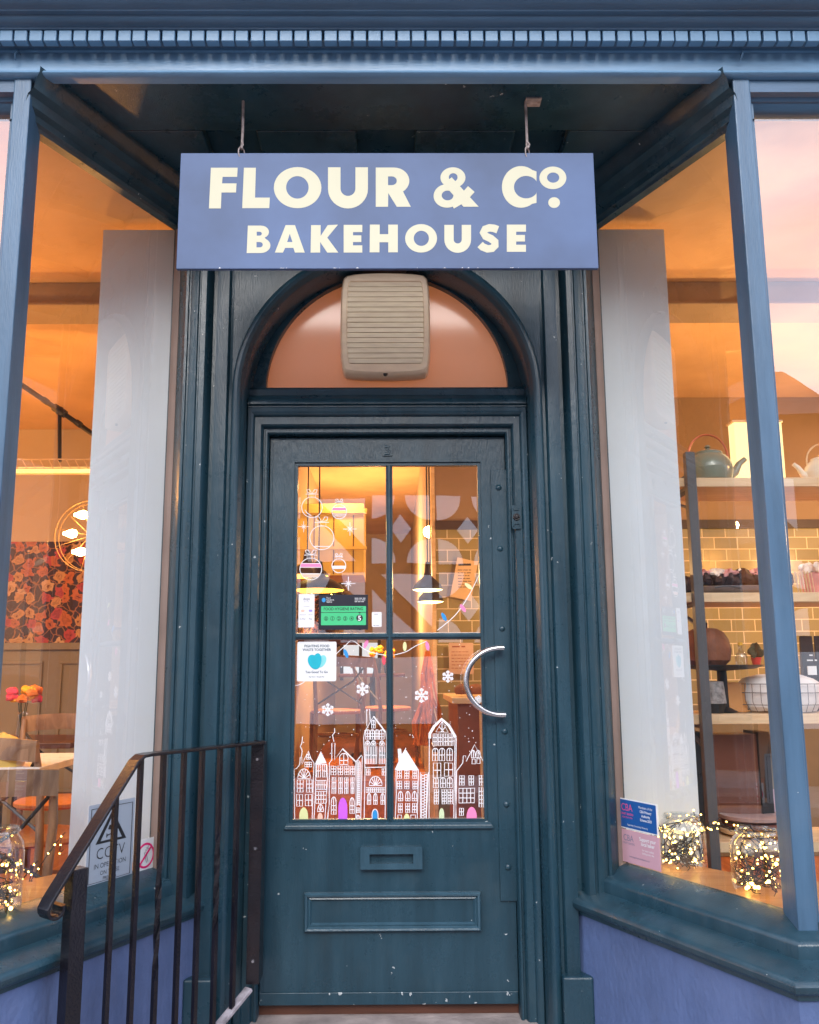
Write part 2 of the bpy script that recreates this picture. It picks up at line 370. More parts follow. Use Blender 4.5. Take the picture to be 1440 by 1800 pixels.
def ell(cx, cy, rx, ry, n=40, a0=0, a1=2*pi):
    e = [(cx+rx*cos(a0+(a1-a0)*i/n), cy+ry*sin(a0+(a1-a0)*i/n)) for i in range(n+(0 if abs(a1-a0-2*pi) < 1e-6 else 1))]
    return e
def rrect(u0, u1, v0, v1, r, n=4):
    P = []
    for cx, cy, a in ((u1-r, v1-r, 0), (u0+r, v1-r, pi/2), (u0+r, v0+r, pi), (u1-r, v0+r, 3*pi/2)):
        for i in range(n+1): P.append((cx+r*cos(a+pi/2*i/n), cy+r*sin(a+pi/2*i/n)))
    return P
def ribbon(pts, w):
    L, Q = [], []
    for i, p in enumerate(pts):
        a = pts[max(i-1, 0)]; b = pts[min(i+1, len(pts)-1)]; dx, dy = b[0]-a[0], b[1]-a[1]; l = sqrt(dx*dx+dy*dy) or 1
        nx, ny = -dy/l*w/2, dx/l*w/2; L.append((p[0]+nx, p[1]+ny)); Q.append((p[0]-nx, p[1]-ny))
    return L+Q[::-1]

def sweep(path, prof, side=1, close=False):
    """profile (n outwards, z) swept along a plan path with mitred corners; prof may be closed"""
    m = MB(); rows = []; N = len(path)
    for i, p in enumerate(path):
        d0 = Vector(path[i])-Vector(path[max(i-1, 0)]) if i else Vector(path[1])-Vector(path[0])
        d1 = Vector(path[min(i+1, N-1)])-Vector(path[i]) if i < N-1 else d0
        d0.normalize(); d1.normalize()
        n0 = Vector((d0.y, -d0.x))*side; n1 = Vector((d1.y, -d1.x))*side; nn = (n0+n1).normalized(); k = 1/max(0.3, nn.dot(n0))
        rows.append([(p[0]+nn.x*k*n, p[1]+nn.y*k*n, z) for n, z in prof])
    m.strips(rows, close)
    if close:
        o = len(m.v); n = len(prof)
        m.f.append(tuple(range(n))[::-1]); m.f.append(tuple(range(o-n, o)))
    return m

# ------------------------------------------------------------------ key dimensions
DW, DH, YD = 0.4455, 2.0, 3.06            # door half width, height, face
GI = (0.792, 2.97)                        # inner end of the canted glass
GO = {-1: (1.093, 2.394), 1: (1.079, 2.394)}
GZ0, GZ1 = 0.475, 2.80
SOFF = 2.93
ZG = -0.62                                # street level below the shop threshold

# ------------------------------------------------------------------ the setting
g = MB(); g.box(-60, 60, 0.0, 14, ZG-0.3, ZG)
tag(g.build('pavement', PAVE), kind='structure')
g = MB(); g.add([(-200, -200, ZG-0.124), (200, -200, ZG-0.124), (200, 200, ZG-0.124), (-200, 200, ZG-0.124)], [(0, 1, 2, 3)])
tag(g.build('road', ROAD), kind='structure')
g = MB(); g.box(-60, 60, -8.2, -6.2, ZG-0.3, ZG+0.004)
tag(g.build('far_pavement', PAVE), kind='structure')
g = MB()
g.box(-0.56, 0.56, 2.80, 3.14, -0.2, -0.035); g.box(-0.60, 0.60, 2.50, 2.798, ZG, -0.205); g.box(-0.66, 0.66, 2.2, 2.498, ZG, -0.405)
g.box(-0.56, 0.56, 2.799, 3.3, ZG, -0.203)
tag(g.build('stone_step', STONE, bevel=0.008), kind='structure')
m = MB(); m.box(-.50, .50, 3.075, 3.16, -.0345, .012); m.build('threshold', GAP) if False else None
g = MB(); g.box(-6, 6, 3.16, 11.2, -0.08, -0.004)
tag(g.build('interior_floor', FLOOR), kind='structure')

g = MB(); g.box(-.70, .274, 6.2, 10.88, 0, .34); g.box(-.70, .274, 6.17, 6.199, .30, .343)
tag(g.build('raised_floor', FLOOR), kind='structure')
# ------------------------------------------------------------------ the shopfront
SF = thing('shopfront', 'dark teal painted Victorian shopfront with recessed door between two canted windows', 'shopfront', (0, 3.0, ZG))

# pilasters: one moulded plan extruded full height, either side of the door
PPL = [(.815, 3.05), (.815, 2.975), (.782, 2.972), (.776, 2.945), (.766, 2.935), (.758, 2.915), (.742, 2.900), (.733, 2.900), (.730, 2.907), (.725, 2.907), (.722, 2.898),
       (.708, 2.890), (.694, 2.889), (.690, 2.896), (.686, 2.896), (.682, 2.888), (.664, 2.889), (.657, 2.898), (.654, 2.935), (.648, 2.945), (.634, 2.945), (.630, 2.932), (.627, 2.908),
       (.612, 2.906), (.584, 2.906), (.580, 2.912), (.577, 2.922), (.568, 2.924)]
PIN = [(.568, 2.924), (.565, 2.912), (.560, 2.902), (.552, 2.896), (.543, 2.894), (.535, 2.899), (.530, 2.908), (.528, 2.918), (.524, 2.922), (.521, 2.935), (.521, 3.0), (.519, 3.02), (.519, 3.09)]
SPR = 2.135
for s in (-1, 1):
    m = MB(); pr = [(s*x, y) for x, y in PPL]
    m.strips([[(x, y, -0.3) for x, y in pr], [(x, y, SOFF+0.02) for x, y in pr]])
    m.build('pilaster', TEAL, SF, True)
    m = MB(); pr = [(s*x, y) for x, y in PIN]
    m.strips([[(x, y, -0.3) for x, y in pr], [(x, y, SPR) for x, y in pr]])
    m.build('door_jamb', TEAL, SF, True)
    # plinth blocks
    m = MB(); m.box(s*.66, s*.562, 2.872, 2.99, -0.3, 0.150); m.build('plinth_block', TEAL, SF, bevel=0.006)
# arch bead and reveal over the fanlight
m = MB(); rows = []
for i in range(49):
    a = pi*i/48; rows.append([(x*cos(a), y, SPR+x*sin(a)) for x, y in PIN])
m.strips(rows); m.build('arch_moulding', TEAL, SF, True)
# spandrel panel round the arch (outer rectangle to arch circle)
m = MB(); o1, i1 = [], []
for i in range(49):
    a = pi*i/48; c_, s_ = cos(a), sin(a); k = min(.5685/max(abs(c_), 1e-6), (SOFF+.02-SPR)/max(s_, 1e-6)); o1.append((c_*k, 2.9245, SPR+s_*k)); i1.append((.568*c_, 2.9245, SPR+.568*s_))
m.strips([o1, i1]); m.build('spandrel', TEAL, SF)
# fanlight frame
FZ, FR_ = 2.190, 0.462
frD = Fr((0, 3.055, 0), (1, 0, 0))
lo = [(-.518, 2.10), (.518, 2.10)] + [(.518*cos(a), SPR+.518*sin(a)) for a in [pi*i/40 for i in range(41)]]
ho = ell(0, FZ, FR_, FR_*1.0, 40, 0, pi)
w_ = fill([lo, ho], Fr((0, 3.075, 0), (1, 0, 0)), 0, 0.03)
w_.build('fanlight_frame', TEAL, SF)
m = MB(); m.add([(x, 3.078, z) for x, z in ell(0, FZ, FR_+.01, FR_+.01, 40, 0, pi)], [tuple(range(41))]); m.build('fanlight_glass', FILM, SF)
# transom moulding
tp = [(3.05, 2.195), (3.03, 2.185), (3.012, 2.182), (3.004, 2.172), (3.006, 2.15), (2.99, 2.135), (2.978, 2.118), (2.978, 2.108), (2.99, 2.104), (2.99, 2.096), (3.03, 2.094)]
m = MB(); m.strips([[(-.5185, y, z) for y, z in tp], [(.5185, y, z) for y, z in tp]]); m.build('transom', TEAL, SF, True)
# architrave round the door: profile swept up, over and down
AP = [(0.0, 3.10), (0.0, 3.028), (.004, 3.022), (.010, 3.022), (.013, 3.030), (.018, 3.030), (.021, 3.012), (.026, 3.006), (.048, 3.006), (.050, 2.998), (.053, 2.990), (.062, 2.984), (.070, 2.982), (.0735, 2.985), (.0735, 3.04)]
m = MB(); rows = []
for (bx, bz, dx, dz) in ((-DW, -0.05, -1, 0), (-DW, DH+.006, -1, 1.24), (DW, DH+.006, 1, 1.24), (DW, -0.05, 1, 0)):
    rows.append([(bx+dx*o_, y, bz+dz*o_) for o_, y in AP])
m.strips(rows); m.build('door_frame', TEAL, SF, True)
stp = fill([[(-.79, -.03), (.79, -.03), (.79, 2.16), (-.79, 2.16)], [(-.428, .02), (.428, .02), (.428, 1.982), (-.428, 1.982)]], Fr((0, 3.150, 0), (1, 0, 0)), 0, .02)
stp.build('light_baffle', TEAL, SF)  # unseen sheet added behind the frame to block light leaking round the door
# panelled soffit over the recess
m = MB()
for (x0, x1, y0, y1) in ((-2.4, 2.4, 2.30, 2.56), (-2.4, 2.4, 2.86, 3.12)): m.box(x0, x1, y0, y1, SOFF, SOFF+.04)
xs = [-2.4, -.62, -.44, -.10, .10, .44, .62, 2.4]
for i in range(0, 8, 2): m.box(xs[i], xs[i+1], 2.5602, 2.8598, SOFF+.0005, SOFF+.04)
m.box(-2.4, 2.4, 2.30, 3.12, SOFF+.041, SOFF+.06)
m.build('soffit', TEAL, SF, bevel=0.006)

# cornice and fascia, one long profile (y, z)
cp = [(2.31, 2.914), (2.284, 2.913), (2.274, 2.915), (2.268, 2.921), (2.271, 2.929), (2.281, 2.932), (2.282, 2.938), (2.291, 2.941), (2.291, 3.006), (2.284, 3.008)]
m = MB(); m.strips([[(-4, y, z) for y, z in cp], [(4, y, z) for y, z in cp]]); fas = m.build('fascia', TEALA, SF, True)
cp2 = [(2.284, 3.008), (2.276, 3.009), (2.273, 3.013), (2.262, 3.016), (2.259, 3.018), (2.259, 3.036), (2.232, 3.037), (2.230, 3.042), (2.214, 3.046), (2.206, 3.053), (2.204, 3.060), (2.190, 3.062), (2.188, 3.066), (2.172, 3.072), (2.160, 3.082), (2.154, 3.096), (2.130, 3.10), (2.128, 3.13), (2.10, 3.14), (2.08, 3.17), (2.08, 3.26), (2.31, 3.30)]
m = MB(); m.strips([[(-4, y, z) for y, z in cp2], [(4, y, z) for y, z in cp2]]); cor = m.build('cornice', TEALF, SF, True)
PITCH = 0.0443
dm = MB(); dm.box(-.0190, .0190, 2.2345, 2.2588, 3.000, 3.0355)
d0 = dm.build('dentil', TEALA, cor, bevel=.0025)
for i in range(-31, 32):
    o = d0 if i == -31 else d0.copy()
    if o is not d0: COL.objects.link(o)
    o.location = (i*PITCH+.012+R.uniform(-.0012, .0012), 0, 0)
# upper wall of the building above the cornice, and either side
m = MB(); m.box(-4, 4, 2.40, 2.7, 3.02, 6.5); m.build('wall', RENDER, SF)

# canted windows, sills, posts, stall risers
frG = {}
for s in (-1, 1):
    gi = Vector((s*GI[0], GI[1])); go = Vector((s*GO[s][0], GO[s][1])); dd = (go-gi).normalized()
    L = (go-gi).length
    frG[s] = Fr((gi.x, gi.y, 0), (dd.x, dd.y, 0))
    if frG[s].n.x*s > 0: frG[s].n = -frG[s].n
    fr = frG[s]
    # glass
    m = MB(); m.add([fr.pt(-.02, GZ0-.02), fr.pt(L+.01, GZ0-.02), fr.pt(L+.01, GZ1+.02), fr.pt(-.02, GZ1+.02)], [(0, 1, 2, 3)])
    pane = m.build('window_glass', GLASSW, SF)
    path = [(gi-dd*0.09)[:], (go+dd*0.055)[:], (s*4.0, (go+dd*.055).y)]
    sd = 1 if s == 1 else -1
    # make sure the profile offsets go towards the street
    nv = Vector((dd.y, -dd.x))*sd
    if nv.dot(Vector(fr.n[:2])) < 0: sd = -sd
    # bottom rail
    sweep(path, [(-.02, .478), (0.004, .476), (.094, .449), (.104, .442), (.108, .434), (.110, .40)], sd).build('bottom_rail', TEAL, SF, True)
    sill = sweep(path, [(.10, .408), (.112, .404), (.150, .394), (.178, .384), (.188, .379), (.194, .369), (.192, .356), (.184, .348), (.172, .344), (.168, .33)], sd)
    sill.build('window_sill', TEAL, SF, True)
    sweep(path, [(.160, .36), (.160, ZG-.1)], sd).build('stall_riser', RENDER, SF)
    # head moulding above canted glass
    sweep([(gi-dd*.06)[:], (go+dd*.095)[:]], [(-.02, 2.798), (.012, 2.798), (.016, 2.808), (.03, 2.812), (.034, 2.83), (.052, 2.838), (.060, 2.862), (.085, 2.872), (.092, 2.90), (.105, 2.915), (.108, 2.935)], sd).build('window_head', TEAL, SF, True)
    # slim bead against the pilaster
    m = MB()
    pp = [fr.pt(-.02, 0, -.01), fr.pt(-.02, 0, .02), fr.pt(.010, 0, .018), fr.pt(.014, 0, -.01)]
    m.hexa([(p.x, p.y, GZ0-.01) for p in pp]+[(p.x, p.y, GZ1+.01) for p in pp]); m.build('glazing_bead', basic('faded brown bead', (.20, .15, .13), .6), SF)
    # corner post
    xi = s*(1.064 if s == 1 else 1.078); xo = xi+s*0.052
    post = MB(); P2 = [(xi, 2.286), (xo, 2.286), (xo+s*.03, 2.40), (go.x+s*.004, 2.402), (go.x-s*.004, 2.394)]
    if s == -1: P2 = P2[::-1]
    n = len(P2); post.add([(x, y, .40) for x, y in P2]+[(x, y, 2.93) for x, y in P2], [tuple(range(n))[::-1], tuple(range(n, 2*n))]+[(i, (i+1) % n, n+(i+1) % n, n+i) for i in range(n)])
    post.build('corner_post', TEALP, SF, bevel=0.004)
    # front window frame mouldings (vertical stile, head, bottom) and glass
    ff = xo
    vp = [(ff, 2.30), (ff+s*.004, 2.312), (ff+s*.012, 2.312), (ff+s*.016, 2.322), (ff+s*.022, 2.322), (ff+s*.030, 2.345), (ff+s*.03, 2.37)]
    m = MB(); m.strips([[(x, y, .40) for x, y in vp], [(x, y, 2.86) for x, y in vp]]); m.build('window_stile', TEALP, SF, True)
    hp = [(2.291, 2.915), (2.291, 2.872), (2.31, 2.868), (2.316, 2.858), (2.322, 2.856), (2.332, 2.838), (2.345, 2.832), (2.37, 2.83)]
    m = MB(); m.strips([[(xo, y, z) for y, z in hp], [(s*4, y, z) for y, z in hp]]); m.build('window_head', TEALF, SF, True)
    m = MB(); m.add([(xo+s*.02, 2.352, .45), (s*3.6, 2.352, .45), (s*3.6, 2.352, 2.85), (xo+s*.02, 2.352, 2.85)], [(0, 1, 2, 3)]); m.build('window_glass', GLASSF, SF)
# screws/hooks on the fascia
for px in (36, 1302):
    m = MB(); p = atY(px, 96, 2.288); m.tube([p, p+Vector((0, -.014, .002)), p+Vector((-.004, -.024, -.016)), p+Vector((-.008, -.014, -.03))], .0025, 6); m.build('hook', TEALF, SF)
# doorbell on the frame
_b = atY(908, 909, 3.0); bx, bz = _b.x, _b.z
bell = MB(); frB = Fr((bx, 3.004, bz), (1, 0, 0)); fill([rrect(-.017, .017, -.044, .044, .006)], frB, 0, .006, bell)
db = bell.build('doorbell', TEAL, SF, bevel=.002)
b2 = MB(); b2.tube([frB.pt(0, 0, .006), frB.pt(0, 0, .011)], [.014, .012], 18); b2.tube([frB.pt(0, 0, .011), frB.pt(0, 0, .016)], [.0085, .006], 16); b2.build('bell_push', BLACKP, db, True)
for sg in (1, -1): m = MB(); m.tube([frB.pt(-.011, sg*.034, .008), frB.pt(-.008, sg*.026, .008), frB.pt(.008, sg*.026, .008), frB.pt(.011, sg*.034, .008)], .0022, 6); m.build('scroll', TEAL, db)

# ------------------------------------------------------------------ the door
door = MB()
PX0, PX1 = -.350, .352
PZ0 = atY(685, 1447, YD).z; PZ1 = atY(685, 812, YD).z
frF = Fr((0, YD, 0), (1, 0, 0))
fill([[(-DW+.003, .004), (DW-.003, .004), (DW-.003, DH), (-DW+.003, DH)], [(PX0, PZ0), (PX1, PZ0), (PX1, PZ1), (PX0, PZ1)]], frF, -.045, .045, door)
DR = door.build('door', TEAL, SF, bevel=.002)
# glazing bars and sash mouldings
gb = MB()
mx_ = atY(685, 1100, YD).x; mz = atY(685, 1118, YD).z
def rim(a0, a1, b0, b1):
    fill([[(a0, b0), (a1, b0), (a1, b1), (a0, b1)], [(a0+.012, b0+.012), (a1-.012, b0+.012), (a1-.012, b1-.012), (a0+.012, b1-.012)]], frF, -.03, .022, gb)
rim(PX0-.0, PX1+.0, PZ0+.0, PZ1)
gb.build('sash_moulding', TEAL, DR, bevel=.003)
gb = MB(); pr = [(-.013, 0), (-.010, .010), (-.004, .014), (-.003, .020), (.003, .020), (.004, .014), (.010, .010), (.013, 0)]
gb.strips([[(mx_+a, YD+.022-b, PZ0+.012) for a, b in pr], [(mx_+a, YD+.022-b, PZ1-.012) for a, b in pr]]); gb.build('glazing_bar', TEAL, DR, True)
gb = MB(); gb.strips([[(PX0+.012, YD+.022-b*.9, mz+a) for a, b in pr], [(PX1-.012, YD+.022-b*.9, mz+a) for a, b in pr]]); gb.build('glazing_bar', TEAL, DR, True)
# bottom weather rail under the glass
wb = MB(); pz = PZ0
wb.hexa([(PX0-.018, YD-.012, pz-.018), (PX1+.018, YD-.012, pz-.018), (PX1+.018, YD-.001, pz-.018), (PX0-.018, YD-.001, pz-.018),
         (PX0-.014, YD-.010, pz-.006), (PX1+.014, YD-.010, pz-.006), (PX1+.008, YD+.0-.001, pz+.004), (PX0-.008, YD-.001, pz+.004)])
wb.build('drip_rail', TEAL, DR, bevel=.002)
for (a0, a1, b0, b1) in ((PX0, mx_, mz, PZ1), (mx_, PX1, mz, PZ1), (PX0, mx_, PZ0, mz), (mx_, PX1, PZ0, mz)):
    m = MB(); m.add([(a0+.002, YD+.026, b0+.002), (a1-.002, YD+.026, b0+.002), (a1-.002, YD+.026, b1-.002), (a0+.002, YD+.026, b1-.002)], [(0, 1, 2, 3)])
    m.build('glass_pane', GLASS, DR)
YGL = YD+.0245                                  # outer face of the panes
frP = Fr((0, YGL, 0), (1, 0, 0))
# letter box
def q(px, py): return frF.uv(px, py)
lb0, lb1 = q(634, 1526), q(742, 1486)
lm = MB(); fill([rrect(lb0[0], lb1[0], lb0[1], lb1[1], .004), [(lb0[0]+.032, lb0[1]+.019), (lb1[0]-.032, lb0[1]+.019), (lb1[0]-.032, lb1[1]-.024), (lb0[0]+.032, lb1[1]-.024)][::1]], frF, .0, .024, lm)
TEALB = paint('teal paint on cast metal', (0.034, 0.082, 0.115), rough=.22)
LBX = lm.build('letter_box', TEALB, DR, bevel=.007)
m = MB(); m.box(lb0[0]+.03, lb1[0]-.03, YD-.003, YD-.0005, lb0[1]+.017, lb1[1]-.02); m.build('letter_flap', TEAL, DR, bevel=.001)
# raised bottom panel moulding
p0, p1 = q(534, 1637), q(845, 1566)
a0, a1, b0, b1 = p0[0], p1[0], p0[1], p1[1]
m = MB(); prf = [(0, 0), (.001, .014), (.006, .021), (.012, .019), (.017, .009), (.022, .011), (.026, .003), (.030, -.003)]
rows = []
for (cx_, cz_, sx_, sz_) in ((a0, b0, 1, 1), (a1, b0, -1, 1), (a1, b1, -1, -1), (a0, b1, 1, -1), (a0, b0, 1, 1)):
    rows.append([(cx_+sx_*o_, YD-.0005-h_, cz_+sz_*o_) for o_, h_ in prf])
m.strips(rows); m.build('panel_moulding', TEALB, DR)
m = MB(); m.add([(a0+.027, YD-.001, b0+.027), (a1-.027, YD-.001, b0+.027), (a1-.027, YD-.001, b1-.027), (a0+.027, YD-.001, b1-.027)], [(0, 1, 2, 3)]); m.build('panel', TEAL, DR)
# kick edge with worn paint
m = MB(); m.box(-DW+.004, DW-.004, YD-.006, YD-.0005, .005, .045); m.build('kick_board', paint('chipped teal paint', (.0155, .050, .073), chips=.655), DR, bevel=.002)
# steel cover strip down the closing edge with domed bolts
st0, st1 = q(890, 1583), q(866, 827)
m = MB(); sx0 = q(873, 1300)[0]; sx1 = DW+.012
m.box(sx0, sx1, YD-.009, YD-.0005, st0[1], st1[1]); CS = m.build('cover_strip', TEAL, DR, bevel=.0015)
for py in (858, 965, 1105, 1285, 1413, 1523):
    zz = q(880, py)[1]; xx = (sx0+sx1)/2-.006
    m = MB(); m.tube([(xx, YD-.008, zz), (xx, YD-.011, zz), (xx, YD-.0145, zz), (xx, YD-.0165, zz)], [.0115, .011, .0075, .002], 16); m.build('bolt_head', TEAL, DR, True)
# curved pull handle
YH = YD-.045
ha, hb, hc = atY(884, 1139, YH), atY(888, 1257, YH), atY(820, 1197, YH)
cz = (ha.z+hb.z)/2; rz = (ha.z-hb.z)/2; rx = ((ha.x+hb.x)/2-hc.x)
pts = []
for i in range(33):
    a = pi/2+pi*i/32; pts.append(Vector((ha.x-.008+(rx-.008)*cos(a), YH, cz+rz*sin(a))))
pts = [pts[0]+Vector((.012, 0, 0))]+pts+[pts[-1]+Vector((.012, 0, 0))]
m = MB(); m.tube(pts, .0098, 18); HD = m.build('handle', STEEL, DR, True)
for p in (pts[1], pts[-2]): m = MB(); m.tube([p+Vector((0, .004, 0)), (p.x, YD-.0095, p.z)], .007, 12); m.build('handle_stud', STEEL, DR, True)
# little embossed number plate
c_ = frF.uv(681, 792); nf = Fr((c_[0], YD, c_[1]), (1, 0, 0)); m = MB(); fill([rrect(-.018, .018, -.022, .022, .005)], nf, .0005, .005, m)
NPB = m.build('number_plate', TEAL, DR, bevel=.001)
m = MB()
for P_ in ([(-.010, .013), (.008, .013), (-.002, .002), (.009, -.004), (.006, -.013), (-.010, -.013)], ): 
    t = penlines([P_], nf, .0075, .0050, m)
m.build('numeral', TEAL, DR)
m = MB(); m.box(-.515, .515, 3.085, 3.16, -.0345, .02); m.build('threshold', DKWOOD, SF)
# hinges strip on left
m = MB(); m.box(-DW+.0035, -DW+.014, YD-.004, YD-.0003, .02, 1.98); m.build('hinge_strip', TEAL, DR, bevel=.001)

# ------------------------------------------------------------------ chalk pen pictures on the door glass
PEN = .0014
def conv(ox, oy, k):
    return lambda x, y: frP.uv(ox+x/k, oy+y/k)
class Art:
    def __init__(s, cv): s.c = cv; s.L = []; s.m = MB()
    def line(s, *pts): s.L.append([s.c(x+R.uniform(-1.5, 1.5), y+R.uniform(-1.5, 1.5)) for x, y in pts])
    def loop(s, pts): p = [s.c(x, y) for x, y in pts]; s.L.append(p+[p[0]])
    def win(s, x0, y0, x1, y1, nx=2, ny=2):
        j = lambda: R.uniform(-2.5, 2.5)
        s.loop([(x0+j(), y0+j()), (x1+j(), y0+j()), (x1+j(), y1+j()), (x0+j(), y1+j())])
        for i in range(1, nx): x = x0+(x1-x0)*i/nx; s.line((x, y0), (x, y1))
        for i in range(1, ny): y = y0+(y1-y0)*i/ny; s.line((x0, y), (x1, y))
    def arch(s, x0, y0, x1, y1, nx=2, ny=2, point=False):
        c = (x0+x1)/2; h = (x1-x0)*(1.2 if point else .5); h = min(h, (y1-y0)*.6)
        top = [(c+(x1-x0)/2*cos(a), y0+h-h*(sin(a) if not point else sin(a)**1.0)) for a in [pi*i/10 for i in range(11)]]
        s.loop(top+[(x0, y1), (x1, y1)])
        if nx > 1: s.line((c, y0), (c, y1))
        for i in range(1, ny): y = y0+h+(y1-y0-h)*(i-.3)/(ny-.3); s.line((x0, y), (x1, y))
    def fan(s, c, y, rx, ry, n=7):
        s.loop([(c+rx*cos(a), y-ry*sin(a)) for a in [pi*i/16 for i in range(17)]])
        for i in range(1, n): a = pi*i/n; s.line((c, y), (c+rx*cos(a), y-ry*sin(a)))
    def build(s, name, parent, fills=(), pen=PEN, label=None):
        m = penlines(s.L, frP, .001, pen)
        o = m.build(name, WPEN, parent, True, label=label)
        for fm, pts in fills:
            f = fill([[s.c(x, y) for x, y in pts]], frP, .0006, .0012); f.build('painted_shape', fm, parent)
        return o
def archpts(x0, y0, x1, y1, p=1.0):
    c = (x0+x1)/2; h = min((y1-y0)*.75, (x1-x0)*p)
    return [(c+(x1-x0)/2*cos(a), y0+h-h*sin(a)) for a in [pi*i/14 for i in range(15)]]+[(x0, y1), (x1, y1)]
cl = conv(500, 1230, 7.2); cr = conv(680, 1230, 7.2)
def house(fn, cv, label, fills, pen=PEN):
    a = Art(cv); fn(a); a.build('painted_house', DR, fills, pen, label)
def hA(a):
    a.line((130,1550),(125,880),(155,870),(195,820),(200,725),(220,725),(225,820),(260,740),(305,650),(340,750),(375,800),(365,1100),(350,1550))
    a.win(258,790,345,850,3,2); a.arch(282,690,325,755,2,2); a.fan(250,1000,80,125)
    for x in (165, 280): a.win(x,1015,x+72,1170,2,3)
    a.win(155,1200,230,1345); a.win(265,1200,345,1340); a.line((230,465),(225,540),(205,590),(225,650),(215,720))
house(hA, cl, 'narrow gabled house with smoke and pale yellow door', [(PY, archpts(190,1362,300,1550))])
def hB(a):
    a.line((400,820),(395,1150),(375,1550)); a.line((537,820),(545,1000),(510,1550)); a.line((395,817),(537,817)); a.line((565,1330),(540,1550))
    a.win(405,825,455,980); a.win(480,825,530,980); a.win(400,1020,530,1135,5,2); a.win(400,1160,530,1310,4,3); a.fan(458,1415,38,90,4)
house(hB, cl, 'slim house with pointed pale roof and peach door', [(WPEN, [(388,815),(462,650),(535,800)]), (PP, archpts(420,1430,487,1550))])
def hC(a):
    a.line((545,1550),(570,1300),(570,800),(600,760),(600,550),(640,550),(635,760),(740,620)); a.line((905,780),(905,1550)); a.arch(700,680,805,820)
    a.line((635,360),(640,410),(610,450),(630,530))
    for x, w in ((590,65),(680,60),(762,58),(840,50)): a.win(x,840,x+w,950,2,3)
    for x, w in ((605,45),(690,45),(765,42),(843,38)): a.win(x,980,x+w,1190,2,3)
    a.arch(595,1230,655,1450,2,3,True); a.arch(830,1240,885,1440,2,3,True)
house(hC, cl, 'wide house with tall chimney and violet door', [(PV, archpts(684,1240,797,1550,1.2)), (WPEN, ribbon([(735,618),(905,785)], 16))])
def tw(a):
    a.line((905,790),(975,700),(985,720),(965,1550)); a.line((905,790),(905,1550)); a.line((920,790),(920,1340),(955,1340),(962,790),(940,770),(920,790)); a.line((940,790),(935,1330))
    for k in range(22): a.line((920,800+k*25),(960,800+k*25))
    a.win(915,1365,950,1430); a.arch(915,1460,948,1550)
house(tw, cl, 'thin brick tower beside the violet door house', [])
def hD(a):
    a.line((1010,1550),(1020,880),(1005,480),(1020,400),(1130,212),(1280,405),(1290,500),(1275,1550)); a.line((1045,330),(1040,120),(1080,120),(1085,270)); a.line((1015,860),(1290,850))
    a.arch(1105,260,1150,360); 
    for x, w in ((1030,52),(1090,50),(1150,45),(1203,60)): a.arch(x,380,x+w,500,2,3)
    for x in (1022,1095,1203): a.fan(x+32,575,32,55,4)
    for x in (1025,1107,1203): a.win(x,592,x+62,810,3,2)
    a.win(1040,875,1085,955); a.win(1235,872,1280,955); a.fan(1155,1085,82,115); a.win(1035,1112,1275,1168,9,2)
    for x in (1050,1130,1222): a.arch(x,1185,x+44,1325,2,2,True)
    a.loop(archpts(1110,1385,1186,1550))
house(hD, cl, 'tall steep gabled house with blue door', [(PB, archpts(1117,1395,1178,1550)), (WPEN, ribbon([(1130,210),(1280,408)], 18))])
def hE(a):
    a.line((115,885),(120,1200),(105,1550)); a.line((400,885),(395,1200),(385,1550)); a.line((110,887),(400,887))
    for y in (897, 1030):
        for x in (135, 227, 330): a.win(x,y,x+53,y+100,2,3)
    for x in (145, 238, 322): a.arch(x,1160,x+58,1280,2,2,True)
    for x in (145, 240, 325): a.win(x,1310,x+50,1430,2,3)
    a.win(140,1460,185,1525,1,1); a.win(305,1457,365,1530,1,1)
house(hE, cr, 'house with solid white roof and yellow door', [(WPEN, [(100,885),(150,780),(138,620),(180,620),(190,690),(235,620),(400,880)]), (PY, archpts(217,1440,290,1550))])
def tF(a):
    a.line((425,1550),(425,920),(525,920),(500,1550)); a.line((440,1520),(440,940),(512,940),(495,1525),(440,1520)); a.line((478,940),(470,1520))
    for k in range(16): a.line((440,960+k*36),(476,960+k*36)); a.line((476,945+k*36),(508,945+k*36))
house(tF, cr, 'narrow flat topped brick tower', [])
def hG(a):
    a.line((540,460),(535,1550)); a.line((865,470),(850,1200),(850,1550)); a.line((880,480),(870,1100),(878,1550))
    a.loop([(622,408),(700,272),(778,412)]); a.line((700,272),(700,410)); a.line((660,340),(725,410)); a.line((742,345),(680,410))
    for x in (585,650,720,788): a.win(x,430,x+52,580,2,3)
    for x in (580,665,762): a.arch(x,615,x+68,772,2,2)
    a.win(590,800,685,985); a.win(730,800,835,970)
    for x in (590,680,765): a.arch(x,985,x+64,1112,2,2)
    for x in (600,700,775): a.win(x,1135,x+56,1320,2,5)
house(hG, cr, 'tallest right hand house with thick white gable and pale green door', [(WPEN, ribbon([(545,490),(545,430),(600,335),(695,245),(785,325),(872,478)], 34)), (PG, archpts(662,1372,727,1550,1.2))])
def hH(a):
    a.line((870,1550),(885,900),(960,800),(970,710),(1000,710),(1005,780),(1110,570),(1190,720),(1280,900),(1285,1550))
    a.arch(1070,640,1120,735,2,1,True); a.arch(1130,640,1182,735,2,1,True); a.win(1080,750,1120,812,1,1); a.win(1140,747,1180,806,1,1)
    for x in (920,1040,1170): a.win(x,960,x+60,1082,2,3)
    a.win(915,1120,1110,1305,4,3); a.win(1170,1110,1225,1360,2,5); a.win(920,1375,970,1465)
house(hH, cr, 'rightmost house with crooked chimney and pink door', [(PK, archpts(1010,1357,1140,1550))])
